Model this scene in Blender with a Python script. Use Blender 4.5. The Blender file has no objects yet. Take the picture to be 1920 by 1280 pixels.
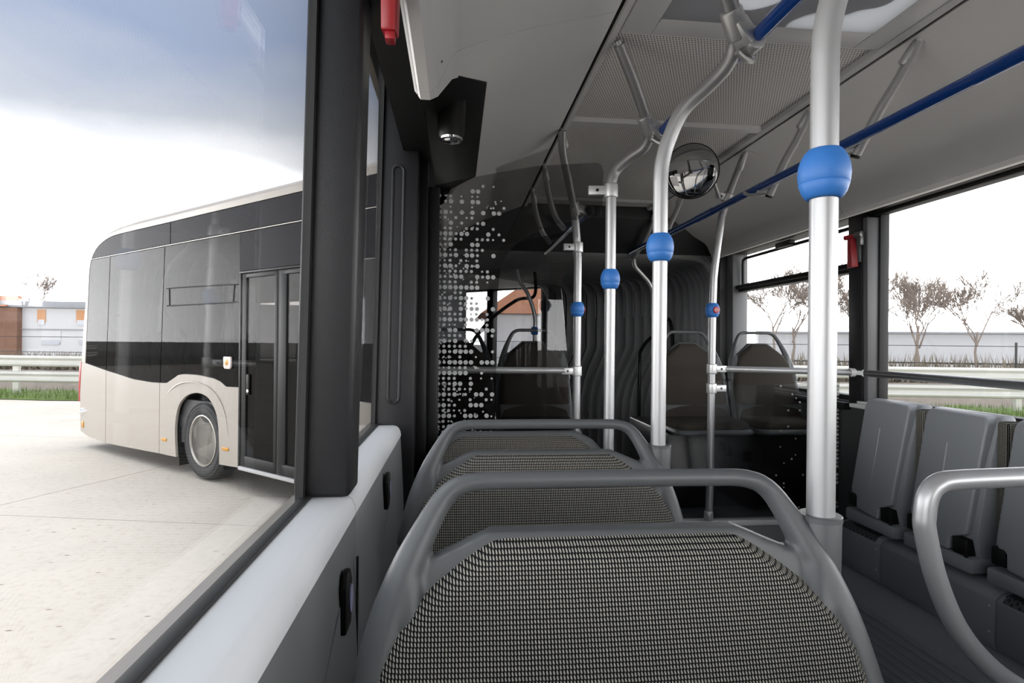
import bpy, bmesh, math, random
from mathutils import Vector, Matrix
from math import sin, cos, pi, radians as rad

# ------------------------------------------------------------------ camera, sky, exposure
sc = bpy.context.scene
COL = sc.collection
EYE = Vector((0.0, 0.0, 1.72))
cam_d = bpy.data.cameras.new('camera'); cam = bpy.data.objects.new('camera', cam_d); COL.objects.link(cam)
cam_d.sensor_fit = 'HORIZONTAL'; cam_d.sensor_width = 36.0; cam_d.lens = 36.0 * 1050.0 / 1920.0
cam_d.clip_start = 0.02; cam_d.clip_end = 600
YAW, ROLL = rad(5.71), 0.010
F_ = Vector((sin(YAW), cos(YAW), 0)); R_ = Vector((cos(YAW), -sin(YAW), 0)); U_ = Vector((0, 0, 1))
Rr = R_ * cos(ROLL) + U_ * sin(ROLL); Ur = U_ * cos(ROLL) - R_ * sin(ROLL)
cam.matrix_world = Matrix(((Rr.x, Ur.x, -F_.x, EYE.x), (Rr.y, Ur.y, -F_.y, EYE.y), (Rr.z, Ur.z, -F_.z, EYE.z), (0, 0, 0, 1)))
sc.camera = cam
sc.view_settings.view_transform = 'Standard'; sc.view_settings.look = 'None'; sc.view_settings.gamma = 1.0
sc.view_settings.use_curve_mapping = False
sc.view_settings.exposure = 2.35
SKY_STRENGTH = 1.0
try:
    sc.cycles.max_bounces = 10; sc.cycles.transparent_max_bounces = 24; sc.cycles.diffuse_bounces = 6
    sc.cycles.caustics_reflective = False; sc.cycles.caustics_refractive = False
    sc.cycles.sample_clamp_indirect = 6.0
except Exception:
    pass

world = bpy.data.worlds.new('overcast_sky'); sc.world = world; world.use_nodes = True
nt = world.node_tree; nt.nodes.clear()
def wn(t, **k):
    n = nt.nodes.new(t)
    for a, b in k.items(): setattr(n, a, b)
    return n
tc = wn('ShaderNodeTexCoord'); sep = wn('ShaderNodeSeparateXYZ'); nt.links.new(tc.outputs['Generated'], sep.inputs[0])
mp = wn('ShaderNodeMapping'); mp.inputs['Scale'].default_value = (1.6, 1.6, 4.2); nt.links.new(tc.outputs['Generated'], mp.inputs['Vector'])
nz = wn('ShaderNodeTexNoise'); nz.inputs['Scale'].default_value = 1.7; nz.inputs['Detail'].default_value = 5; nz.inputs['Roughness'].default_value = .5
nt.links.new(mp.outputs[0], nz.inputs['Vector'])
ma = wn('ShaderNodeMath', operation='MULTIPLY_ADD'); nt.links.new(nz.outputs['Fac'], ma.inputs[0]); ma.inputs[1].default_value = .16; ma.inputs[2].default_value = -.08
ad = wn('ShaderNodeMath', operation='ADD'); nt.links.new(sep.outputs['Z'], ad.inputs[0]); nt.links.new(ma.outputs[0], ad.inputs[1])
rp = wn('ShaderNodeValToRGB'); nt.links.new(ad.outputs[0], rp.inputs[0])
cr = rp.color_ramp
cr.elements[0].position = 0.0; cr.elements[0].color = (2.2, 2.2, 2.2, 1)
cr.elements[1].position = .14; cr.elements[1].color = (1.8, 1.8, 1.8, 1)
for ps, c_ in ((.21, (.75, .755, .77)), (.28, (.26, .265, .275)), (.34, (.15, .16, .178)), (.42, (.090, .110, .155)), (.54, (.105, .125, .165)), (.72, (.55, .57, .60)), (1.0, (.82, .84, .87))):
    e = cr.elements.new(ps); e.color = (*c_, 1)
bg = wn('ShaderNodeBackground'); nt.links.new(rp.outputs[0], bg.inputs[0]); bg.inputs[1].default_value = SKY_STRENGTH
wo = wn('ShaderNodeOutputWorld'); nt.links.new(bg.outputs[0], wo.inputs[0])

# ------------------------------------------------------------------ materials
MATS = {}
def mat(name, col, rough=.5, metal=0.0, coat=0.0, bump=0.0, bscale=300.0, vary=0.0, vscale=6.0, spec=.5, emit=None, estr=0):
    if name in MATS: return MATS[name]
    m = bpy.data.materials.new(name); m.use_nodes = True
    t = m.node_tree; b = t.nodes['Principled BSDF']
    b.inputs['Base Color'].default_value = (*col, 1); b.inputs['Roughness'].default_value = rough
    b.inputs['Metallic'].default_value = metal; b.inputs['Coat Weight'].default_value = coat
    b.inputs['Coat Roughness'].default_value = .06; b.inputs['Specular IOR Level'].default_value = spec
    if emit: b.inputs['Emission Color'].default_value = (*emit, 1); b.inputs['Emission Strength'].default_value = estr
    co = t.nodes.new('ShaderNodeTexCoord')
    if vary:
        n = t.nodes.new('ShaderNodeTexNoise'); n.inputs['Scale'].default_value = vscale; n.inputs['Detail'].default_value = 5
        t.links.new(co.outputs['Object'], n.inputs['Vector'])
        mx = t.nodes.new('ShaderNodeMix'); mx.data_type = 'RGBA'; t.links.new(n.outputs['Fac'], mx.inputs[0])
        mx.inputs[6].default_value = (*[c * (1 - vary) for c in col], 1); mx.inputs[7].default_value = (*[min(1, c * (1 + vary)) for c in col], 1)
        t.links.new(mx.outputs[2], b.inputs['Base Color'])
    if bump:
        n = t.nodes.new('ShaderNodeTexNoise'); n.inputs['Scale'].default_value = bscale; n.inputs['Detail'].default_value = 2
        t.links.new(co.outputs['Object'], n.inputs['Vector'])
        bp = t.nodes.new('ShaderNodeBump'); bp.inputs['Strength'].default_value = bump; bp.inputs['Distance'].default_value = .001
        t.links.new(n.outputs['Fac'], bp.inputs['Height']); t.links.new(bp.outputs[0], b.inputs['Normal'])
    MATS[name] = m; return m

def glass(name, tint=(.92, .93, .93), refl=1.0, ior=1.5):
    """a thin pane: what is behind shows through the tint, with the mirror reflection of flat glass"""
    m = bpy.data.materials.new(name); m.use_nodes = True; t = m.node_tree; t.nodes.clear()
    o = t.nodes.new('ShaderNodeOutputMaterial'); mx = t.nodes.new('ShaderNodeMixShader')
    tr = t.nodes.new('ShaderNodeBsdfTransparent'); tr.inputs[0].default_value = (*tint, 1)
    gl = t.nodes.new('ShaderNodeBsdfGlossy'); gl.inputs['Roughness'].default_value = .01; gl.inputs[0].default_value = (refl, refl, refl, 1)
    ge = t.nodes.new('ShaderNodeNewGeometry'); dt = t.nodes.new('ShaderNodeVectorMath'); dt.operation = 'DOT_PRODUCT'
    t.links.new(ge.outputs['Incoming'], dt.inputs[0]); t.links.new(ge.outputs['Normal'], dt.inputs[1])
    def mth(op, a, c=None):
        n = t.nodes.new('ShaderNodeMath'); n.operation = op
        for i, v in enumerate((a, c)):
            if v is None: continue
            if isinstance(v, (int, float)): n.inputs[i].default_value = v
            else: t.links.new(v, n.inputs[i])
        return n.outputs[0]
    f0 = ((ior - 1) / (ior + 1)) ** 2
    fr = mth('ADD', mth('MULTIPLY', mth('POWER', mth('SUBTRACT', 1.0, mth('ABSOLUTE', dt.outputs['Value'])), 5.0), 1 - f0), f0)
    t.links.new(fr, mx.inputs[0]); t.links.new(tr.outputs[0], mx.inputs[1]); t.links.new(gl.outputs[0], mx.inputs[2]); t.links.new(mx.outputs[0], o.inputs[0])
    MATS[name] = m; return m

def fabric(name, light, dark, pu, pv, bump=.6):
    """knitted moquette: pale upright stitches on a dark ground, in metres of the UV map"""
    m = bpy.data.materials.new(name); m.use_nodes = True; t = m.node_tree; b = t.nodes['Principled BSDF']
    N = t.nodes.new; L = t.links.new
    def mth(op, a, c=None, d=None):
        n = N('ShaderNodeMath'); n.operation = op
        for i, v in enumerate((a, c, d)):
            if v is None: continue
            if isinstance(v, (int, float)): n.inputs[i].default_value = v
            else: L(v, n.inputs[i])
        return n.outputs[0]
    uv = N('ShaderNodeUVMap'); s = N('ShaderNodeSeparateXYZ'); L(uv.outputs[0], s.inputs[0])
    nz = N('ShaderNodeTexNoise'); nz.inputs['Scale'].default_value = 60; L(uv.outputs[0], nz.inputs['Vector'])
    jit = mth('MULTIPLY_ADD', nz.outputs['Fac'], .5, -.25)
    v0 = mth('DIVIDE', s.outputs[1], pv); u0 = mth('DIVIDE', s.outputs[0], pu)
    v0 = mth('ADD', v0, mth('MULTIPLY', jit, .4))
    row = mth('FLOOR', v0); fv = mth('FRACT', v0)
    u1 = mth('ADD', u0, mth('MULTIPLY', mth('MODULO', mth('FLOOR', v0), 2.0), .0))
    u1 = mth('ADD', u1, mth('MULTIPLY', fv, .22))
    fu = mth('FRACT', u1)
    du = mth('ABSOLUTE', mth('SUBTRACT', fu, .5)); dv = mth('ABSOLUTE', mth('SUBTRACT', fv, .5))
    # rounded tooth, narrower at its top
    wid = mth('MULTIPLY_ADD', fv, -.13, .355)
    a = mth('POWER', mth('DIVIDE', du, wid), 2.4); c = mth('POWER', mth('DIVIDE', dv, .455), 2.6)
    h = mth('SUBTRACT', 1.0, mth('ADD', a, c))
    mr = N('ShaderNodeMapRange'); mr.interpolation_type = 'SMOOTHSTEP'; L(h, mr.inputs[0]); mr.inputs[1].default_value = -.1; mr.inputs[2].default_value = .55
    nz2 = N('ShaderNodeTexNoise'); nz2.inputs['Scale'].default_value = 260; L(uv.outputs[0], nz2.inputs['Vector'])
    mx = N('ShaderNodeMix'); mx.data_type = 'RGBA'; L(mr.outputs[0], mx.inputs[0]); mx.inputs[6].default_value = (*dark, 1)
    lc = N('ShaderNodeMix'); lc.data_type = 'RGBA'; L(nz2.outputs['Fac'], lc.inputs[0])
    lc.inputs[6].default_value = (*[x * .78 for x in light], 1); lc.inputs[7].default_value = (*[min(1, x * 1.2) for x in light], 1)
    L(lc.outputs[2], mx.inputs[7]); L(mx.outputs[2], b.inputs['Base Color'])
    bp = N('ShaderNodeBump'); bp.inputs['Strength'].default_value = bump; bp.inputs['Distance'].default_value = .002
    L(mr.outputs[0], bp.inputs['Height']); L(bp.outputs[0], b.inputs['Normal'])
    b.inputs['Roughness'].default_value = .9; b.inputs['Specular IOR Level'].default_value = .15
    MATS[name] = m; return m

def perforated(name, base, hole, pitch, rad_):
    m = bpy.data.materials.new(name); m.use_nodes = True; t = m.node_tree; b = t.nodes['Principled BSDF']
    N = t.nodes.new; L = t.links.new
    co = N('ShaderNodeTexCoord'); sp = N('ShaderNodeSeparateXYZ'); L(co.outputs['Object'], sp.inputs[0])
    def mth(op, a, c=None):
        n = N('ShaderNodeMath'); n.operation = op
        for i, v in enumerate((a, c)):
            if v is None: continue
            if isinstance(v, (int, float)): n.inputs[i].default_value = v
            else: L(v, n.inputs[i])
        return n.outputs[0]
    x = mth('DIVIDE', sp.outputs[0], pitch); y = mth('DIVIDE', sp.outputs[1], pitch)
    x = mth('ADD', x, mth('MULTIPLY', mth('FLOOR', y), .5))
    fx = mth('SUBTRACT', mth('FRACT', x), .5); fy = mth('SUBTRACT', mth('FRACT', y), .5)
    d = mth('SQRT', mth('ADD', mth('MULTIPLY', fx, fx), mth('MULTIPLY', fy, fy)))
    k = mth('LESS_THAN', d, rad_ / pitch)
    mx = N('ShaderNodeMix'); mx.data_type = 'RGBA'; L(k, mx.inputs[0]); mx.inputs[6].default_value = (*base, 1); mx.inputs[7].default_value = (*hole, 1)
    L(mx.outputs[2], b.inputs['Base Color']); b.inputs['Roughness'].default_value = .55
    MATS[name] = m; return m

def concrete(name, col):
    m = bpy.data.materials.new(name); m.use_nodes = True; t = m.node_tree; b = t.nodes['Principled BSDF']
    N = t.nodes.new; L = t.links.new
    g = N('ShaderNodeNewGeometry')
    n1 = N('ShaderNodeTexNoise'); n1.inputs['Scale'].default_value = .6; n1.inputs['Detail'].default_value = 6; L(g.outputs['Position'], n1.inputs['Vector'])
    n2 = N('ShaderNodeTexNoise'); n2.inputs['Scale'].default_value = 14; n2.inputs['Detail'].default_value = 8; n2.inputs['Roughness'].default_value = .7; L(g.outputs['Position'], n2.inputs['Vector'])
    mp_ = N('ShaderNodeMapping'); mp_.inputs['Scale'].default_value = (5.0, 14.0, 1); mp_.inputs['Rotation'].default_value = (0, 0, .5); L(g.outputs['Position'], mp_.inputs['Vector'])
    vo = N('ShaderNodeTexVoronoi'); vo.inputs['Scale'].default_value = .55; L(mp_.outputs[0], vo.inputs['Vector'])
    r0 = N('ShaderNodeValToRGB'); L(vo.outputs['Distance'], r0.inputs[0]); r0.color_ramp.elements[0].position = .035; r0.color_ramp.elements[0].color = (.34, .27, .20, 1); r0.color_ramp.elements[1].position = .075; r0.color_ramp.elements[1].color = (1, 1, 1, 1)
    r1 = N('ShaderNodeValToRGB'); L(n1.outputs['Fac'], r1.inputs[0]); r1.color_ramp.elements[0].position = .3; r1.color_ramp.elements[0].color = (*[c * .88 for c in col], 1); r1.color_ramp.elements[1].position = .7; r1.color_ramp.elements[1].color = (*[c * 1.05 for c in col], 1)
    r2 = N('ShaderNodeValToRGB'); L(n2.outputs['Fac'], r2.inputs[0]); r2.color_ramp.elements[0].position = .28; r2.color_ramp.elements[0].color = (.82, .80, .78, 1); r2.color_ramp.elements[1].position = .5; r2.color_ramp.elements[1].color = (1, 1, 1, 1)
    def mul(a, c):
        x = N('ShaderNodeMix'); x.data_type = 'RGBA'; x.blend_type = 'MULTIPLY'; x.inputs[0].default_value = 1; L(a, x.inputs[6]); L(c, x.inputs[7]); return x.outputs[2]
    L(mul(mul(r1.outputs[0], r2.outputs[0]), r0.outputs[0]), b.inputs['Base Color']); b.inputs['Roughness'].default_value = .85
    bp = N('ShaderNodeBump'); bp.inputs['Strength'].default_value = .3; bp.inputs['Distance'].default_value = .01; L(n2.outputs['Fac'], bp.inputs['Height']); L(bp.outputs[0], b.inputs['Normal'])
    MATS[name] = m; return m

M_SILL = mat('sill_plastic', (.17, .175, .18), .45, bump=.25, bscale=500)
M_SHELL = mat('seat_shell_grey', (0.08, 0.08448, 0.08768), .42, bump=.12, bscale=700)
M_SHELL2 = mat('seat_shell_blue_grey', (0.2304, 0.2419, 0.2573), .45, bump=.12, bscale=600)
M_BLACK = mat('black_trim', (.011, .011, .0125), .42, spec=.38, bump=.30, bscale=420)
M_BLK = mat('black_plastic', (.007, .007, .007), .45, spec=.3)
M_RUB = mat('rubber_seal', (.010, .010, .010), .6)
M_COVE = mat('cove_grey', (.86, .86, .855), .5, bump=.06, bscale=900)
M_COVE2 = mat('cove_grey_warm', (.90, .89, .865), .5, bump=.06, bscale=900)
M_TRIM = mat('trim_grey', (.72, .72, .715), .4, metal=.0)
M_ALU = mat('anodised_aluminium', (.42, .42, .425), .38, metal=.55, bump=.03, bscale=900)
M_CAST = mat('cast_aluminium', (.60, .60, .60), .38, metal=.55)
M_BLUE = mat('blue_enamel', (.010, .070, .34), .16, coat=.5)
M_BALL = mat('blue_rubber', (0.0288, 0.16, 0.4864), .5)
M_RED = mat('red_plastic', (0.352, 0.0128, 0.0192), .35)
M_WHITE = mat('white_plastic', (.8, .8, .8), .4)
M_FLOOR = mat('vinyl_floor', (0.0576, 0.0599, 0.06566), .42, vary=.15, vscale=40)
M_GLOSS = mat('gloss_black_vinyl', (.010, .010, .011), .22, bump=.8, bscale=260)
M_DUCT = mat('duct_charcoal', (0.2134, 0.2202, 0.2291), .42, bump=.1, bscale=500)
M_BELL = mat('bellows_cloth', (0.3591, 0.3686, 0.378), .45)
M_BELL2 = mat('bellows_skirt_cloth', (.022, .028, .030), .35)
M_DARK = mat('dark_lining', (.045, .046, .048), .55)
M_BEIGE = mat('beige_paint', (0.327, 0.2969, 0.2611), .28, coat=.2)
M_BBLK = mat('bus_black_band', (.010, .010, .0125), .45, spec=.07)
M_TYRE = mat('tyre_rubber', (.020, .020, .021), .75, bump=.5, bscale=60)
M_RIM = mat('rim_silver', (0.4044, 0.3819, 0.3482), .35, metal=.6)
M_HUB = mat('hub_dark', (.014, .014, .014), .55)
M_AMBER = mat('amber_reflector', (0.4774, 0.2134, 0.01123), .3)
M_LENS = mat('clear_lens', (.75, .62, .58), .15)
M_STEP = mat('aluminium_edge', (.88, .88, .88), .35, metal=.35)
M_DOT = mat('frosted_dot', (0.3226, 0.3226, 0.3226), .6)
M_GALV = mat('galvanised_steel', (0.3931, 0.3931, 0.3594), .45, metal=.15, vary=.06, vscale=1.5)
M_GRASS = mat('grass_green', (0.08424, 0.1292, 0.02527), .9, vary=.4, vscale=2.0)
M_SOIL = mat('dark_soil', (.17, .145, .12), .95, vary=.3, vscale=3)
M_BARK = mat('bare_bark', (.20, .165, .14), .95)
M_HEDGE = mat('dry_hedge', (0.1685, 0.146, 0.1123), .95, vary=.3, vscale=2)
M_WALLW = mat('render_white', (0.4493, 0.4493, 0.4605), .8)
M_ROOFG = mat('roof_grey', (0.2359, 0.2415, 0.2583), .8)
M_ROOFR = mat('roof_tile_orange', (0.292, 0.1179, 0.05616), .85, vary=.2, vscale=3)
M_SHUT = mat('orange_blind', (0.4212, 0.2134, 0.1011), .7)
M_BROWN = mat('brown_brick', (0.1572, 0.08424, 0.05616), .9, vary=.2, vscale=3)
M_WIN = mat('house_glass', (.28, .29, .32), .15)
M_SCREW = mat('dark_screw', (.02, .02, .02), .3, metal=.6)
M_CONC = concrete('concrete', (0.504, 0.4617, 0.4052))
M_USB = mat('usb_blue_light', (0.32, 0.32, 0.4992), .4)
M_MIRROR = mat('mirror_glass', (0.471, 0.471, 0.471), .0, metal=1.0)
M_CHROME = mat('chrome', (.85, .85, .85), .08, metal=1.0)
M_FAB = fabric('seat_moquette', (0.3584, 0.3424, 0.2976), (.006, .006, .007), .0044, .0058)
M_FAB2 = fabric('seat_moquette_brown', (0.06528, 0.05606, 0.04608), (.035, .031, .027), .0045, .006, bump=.15)
M_PERF = perforated('perforated_ceiling', (.88, .865, .83), (.03, .03, .03), .0105, .0027)
M_PERFD = perforated('perforated_grille', (.05, .052, .054), (.004, .004, .004), .013, .0042)
G_WIN = glass('window_pane', (.985, .985, .985), refl=.65)
G_TINT = glass('smoked_pane', (.70, .70, .705), refl=.45)
G_BUS = glass('tinted_bus_pane', (.225, .225, .235), refl=.35)
G_DOOR = glass('tinted_door_pane', (.30, .29, .28), refl=.4)

# ------------------------------------------------------------------ mesh tools
def frames(path):
    """parallel-transport frames along a polyline"""
    P = [Vector(p) for p in path]; n = len(P); T = []
    for i in range(n):
        a = P[max(i - 1, 0)]; b = P[min(i + 1, n - 1)]; T.append((b - a).normalized())
    u = T[0].orthogonal().normalized(); out = []
    for i in range(n):
        if i:
            ax = T[i - 1].cross(T[i])
            if ax.length > 1e-8:
                u = Matrix.Rotation(T[i - 1].angle(T[i]), 3, ax.normalized()) @ u
        u = (u - T[i] * u.dot(T[i])).normalized(); out.append((P[i], T[i], u, T[i].cross(u)))
    return out

def spline(pts, k=6):
    """Catmull-Rom through the points (values may carry extra components)"""
    P = [tuple(p) for p in pts]; n = len(P); out = []
    for i in range(n - 1):
        p0 = P[max(i - 1, 0)]; p1 = P[i]; p2 = P[i + 1]; p3 = P[min(i + 2, n - 1)]
        for j in range(k):
            t = j / k
            out.append(tuple(.5 * (2 * b + (c - a) * t + (2 * a - 5 * b + 4 * c - d) * t * t + (3 * b - a - 3 * c + d) * t ** 3) for a, b, c, d in zip(p0, p1, p2, p3)))
    out.append(P[-1]); return out

class MB:
    def __init__(s): s.v = []; s.f = []; s.uv = {}
    def box(s, x0, x1, y0, y1, z0, z1):
        return s.hexa([(x0, y0, z0), (x1, y0, z0), (x1, y1, z0), (x0, y1, z0), (x0, y0, z1), (x1, y0, z1), (x1, y1, z1), (x0, y1, z1)])
    def hexa(s, p):
        b = len(s.v); s.v += [tuple(q) for q in p]
        for q in ((0, 3, 2, 1), (4, 5, 6, 7), (0, 1, 5, 4), (1, 2, 6, 5), (2, 3, 7, 6), (3, 0, 4, 7)): s.f.append(tuple(b + i for i in q))
        return s
    def bar(s, a, b, w, h, up=(0, 0, 1)):
        a, b = Vector(a), Vector(b); d = (b - a).normalized(); x = d.cross(Vector(up)).normalized() * w / 2; y = x.cross(d).normalized() * h / 2
        return s.hexa([a - x - y, a + x - y, b + x - y, b - x - y, a - x + y, a + x + y, b + x + y, b - x + y])
    def prism(s, poly, vec):
        """closed planar polygon (3-D points) pushed along vec"""
        n = len(poly); b = len(s.v); vec = Vector(vec)
        s.v += [tuple(p) for p in poly] + [tuple(Vector(p) + vec) for p in poly]
        s.f.append(tuple(b + i for i in reversed(range(n)))); s.f.append(tuple(b + n + i for i in range(n)))
        for i in range(n): j = (i + 1) % n; s.f.append((b + i, b + j, b + n + j, b + n + i))
        return s
    def loft(s, loops, closed=True, cap0=True, cap1=True):
        b = len(s.v); n = len(loops[0])
        for l in loops: s.v += [tuple(p) for p in l]
        for k in range(len(loops) - 1):
            for i in range(n if closed else n - 1):
                j = (i + 1) % n; s.f.append((b + k * n + i, b + k * n + j, b + (k + 1) * n + j, b + (k + 1) * n + i))
        if closed and cap0: s.f.append(tuple(b + i for i in reversed(range(n))))
        if closed and cap1: s.f.append(tuple(b + (len(loops) - 1) * n + i for i in range(n)))
        return s
    def tube(s, path, r, n=16, flat=1.0, caps=True):
        fr = frames(path); R = r if isinstance(r, (list, tuple)) else [r] * len(fr)
        return s.loft([[p + u * (q * cos(2 * pi * i / n)) + w * (q * flat * sin(2 * pi * i / n)) for i in range(n)] for (p, t, u, w), q in zip(fr, R)], True, caps, caps)
    def cyl(s, a, b, r, n=20, r2=None):
        return s.tube([a, b], [r, r if r2 is None else r2], n)
    def lathe(s, c, axis, prof, n=32):
        """prof: (distance along the axis, radius)"""
        c = Vector(c); t = Vector(axis).normalized(); u = t.orthogonal().normalized(); w = t.cross(u)
        return s.loft([[c + t * h + u * (q * cos(2 * pi * i / n)) + w * (q * sin(2 * pi * i / n)) for i in range(n)] for h, q in prof])
    def build(s, name, m, parent=None, local=False, smooth=True, bevel=0.0, bseg=2, angle=35, label=None):
        off = Vector((0, 0, 0))
        if parent is not None and not local: off = WORLD.get(parent.name, Vector((0, 0, 0)))
        me = bpy.data.meshes.new(name); me.from_pydata([tuple(Vector(p) - off) for p in s.v], [], s.f)
        bm = bmesh.new(); bm.from_mesh(me); bmesh.ops.recalc_face_normals(bm, faces=bm.faces)
        if bevel:
            ed = [e for e in bm.edges if len(e.link_faces) == 2 and e.calc_face_angle(0) > .5]
            bmesh.ops.bevel(bm, geom=ed, offset=bevel, segments=bseg, affect='EDGES', profile=.5, clamp_overlap=True)
        bm.to_mesh(me); bm.free(); me.update()
        if smooth:
            me.polygons.foreach_set('use_smooth', [True] * len(me.polygons)); me.set_sharp_from_angle(angle=rad(angle))
        me.materials.append(m)
        o = bpy.data.objects.new(name, me); COL.objects.link(o)
        if parent is not None: o.parent = parent; WORLD[o.name] = off if not local else Vector((0, 0, 0))
        if label: o['label'] = label
        return o

WORLD = {}
def empty(name, loc=(0, 0, 0), rz=0.0):
    o = bpy.data.objects.new(name, None); COL.objects.link(o); o.location = loc; o.rotation_euler = (0, 0, rz)
    o.empty_display_size = .1; WORLD[o.name] = Vector(loc); return o
def tag(o, label=None, cat=None, group=None, kind=None):
    if label: o['label'] = label
    if cat: o['category'] = cat
    if group: o['group'] = group
    if kind: o['kind'] = kind
    return o
def thing(name, label, cat, loc=(0, 0, 0), rz=0.0, group=None): return tag(empty(name, loc, rz), label, cat, group)
def structure(name, label, loc=(0, 0, 0), rz=0.0, cat=None): return tag(empty(name, loc, rz), label, cat, kind='structure')
def part(name, m, parent, fn, **k):
    b = MB(); fn(b); return b.build(name, m, parent, **k)
def copy_tree(o, parent=None):
    c = o.copy(); COL.objects.link(c); c.parent = parent
    for ch in list(o.children): copy_tree(ch, c)
    return c

XC = .93                     # centre line of the front section
XL, XR = -.285, 2.145        # window glass planes of the front section
ZS = 1.424                   # window sill height
YEND = 4.20                  # where the front section meets the bellows
YF = -3.2                    # how far the section is built behind the camera
TH = rad(50); PIV = Vector((.93, 5.40, 0))    # joint: rear section swung 50 degrees
def lean(side, z): return side * .018 * max(0, z - ZS)   # inward lean of the side walls

# ------------------------------------------------------------------ front section: the setting
flo = structure('floor', 'dark grey vinyl floor of the bus aisle')
part('floor_sheet', M_FLOOR, flo, lambda b: b.box(-.18, 2.1, YF, YEND, .38, .42))
part('seat_podium', M_FLOOR, flo, lambda b: b.box(-.18, .56, -.3, 2.4, .42, .50), bevel=.01)

wf = structure('wall_front_added', 'dark wall added at the unseen front end to darken the pane reflections')
part('partition', M_BLK, wf, lambda b: (b.box(-.3, 1.3, YF - .04, YF, .42, 2.76), b.box(1.3, 2.2, YF - .04, YF, .42, 1.0), b.box(1.3, 2.2, YF - .04, YF, 2.4, 2.76)))  # added out of view so the glass panes reflect something dark
wl = structure('wall_left', 'left bus wall of grey panels, the sill lit and the sides shaded in colour')
# sill and side panels: one cross-section pushed along the bus, a joint between the panels
def sill(b, y0, y1):
    pr = [(-.267, ZS - .016), (-.196, ZS - .016), (-.190, ZS - .03), (-.184, ZS - .12), (-.176, 1.15), (-.176, .42), (-.267, .42)]
    b.prism([(x, y0, z) for x, z in pr], (0, y1 - y0, 0))
def cap(b, y0, y1):
    pr = [(-.267, ZS), (-.215, ZS), (-.203, ZS - .003), (-.195, ZS - .010), (-.1895, ZS - .022), (-.1875, ZS - .036), (-.1895, ZS - .036), (-.198, ZS - .017), (-.267, ZS - .0165)]
    b.prism([(x, y0, z) for x, z in pr], (0, y1 - y0, 0))
M_SILL_LIT = mat('sill_plastic_lit', (.66, .675, .69), .42, bump=.2, bscale=500)  # sill top lighter than its face: daylight put into the colour
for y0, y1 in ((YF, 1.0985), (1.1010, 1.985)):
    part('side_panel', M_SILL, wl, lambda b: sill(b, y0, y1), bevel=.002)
    part('sill_top_lit', M_SILL_LIT, wl, lambda b: cap(b, y0, y1), angle=70)
# raised field of the side panel with its slanted edge, and a joint strip
def field(b, y0, y1):
    b.prism([(-.182, y0 - .25, 1.02), (-.182, y1, 1.02), (-.186, y1, ZS - .135), (-.184, y1 - .02, ZS - .14)], (.0045, 0, 0))
part('panel_field', M_SILL, wl, lambda b: field(b, .62, .93), bevel=.0015)
part('panel_field', M_SILL, wl, lambda b: field(b, 1.28, 1.62), bevel=.0015)
part('panel_joint', M_RUB, wl, lambda b: b.box(-.1795, -.1755, 1.058, 1.063, .6, ZS - .105))
part('outer_wall', M_BEIGE, wl, lambda b: b.box(-.32, -.29, YF, YEND, .3, ZS - .015))
part('upper_header', M_BLK, wl, lambda b: (b.box(-.19, -.10, YF, YEND, 2.385, 2.76), b.box(-.31, -.19, YF, YEND, 2.72, 2.76)))
part('outer_roof_band', M_BEIGE, wl, lambda b: b.box(-.34, -.302, YF, YEND, 2.74, 3.2))

def pillar(b, y0, y1, x0, x1, z0, z1, dx0, dx1):
    b.hexa([(x0, y0, z0), (x1, y0, z0), (x1, y1, z0), (x0, y1, z0), (x0 + dx0, y0, z1), (x1 + dx1, y0, z1), (x1 + dx1, y1, z1), (x0 + dx0, y1, z1)])
part('pillar', M_BLACK, wl, lambda b: pillar(b, 1.075, 1.165, -.30, -.195, ZS, 2.72, .024, .024), bevel=.010, bseg=3, label='black window pillar standing on the pale sill')
p2 = part('pillar', M_BLACK, wl, lambda b: pillar(b, 1.99, 2.10, -.30, -.152, .45, 2.72, .024, .016), bevel=.006, label='black grained pillar with a long pressed groove')
# pressed groove: raised rounded rim around a sunken slot
def groove(b):
    x0, x1, z0, z1 = -.236, -.198, 1.50, 2.33; r = (x1 - x0) / 2; xc = (x0 + x1) / 2
    pts = [(xc + r * cos(a), z0 + r + r * sin(a)) for a in [pi + pi * i / 8 for i in range(9)]] + [(xc + .011 + r * cos(a), z1 - r + r * sin(a)) for a in [pi * i / 8 for i in range(9)]]
    pts.append(pts[0])
    b.tube([(x, 1.9885, z) for x, z in pts], .0055, 8, caps=False)
part('groove_rim', M_BLACK, p2, groove)
part('corner_post', M_BLK, wl, lambda b: (b.box(-.155, -.108, 2.085, 2.20, .45, 2.40), b.box(-.112, -.066, 2.13, 2.26, .45, 2.30)), bevel=.006)
part('window_seal', M_RUB, wl, lambda b: (b.box(-.2845, -.266, YF, 1.99, ZS - .02, ZS + .006),), bevel=.002)
part('rear_side_wall', M_DARK, wl, lambda b: b.box(-.30, -.26, 2.26, YEND, .42, 2.42))
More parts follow.
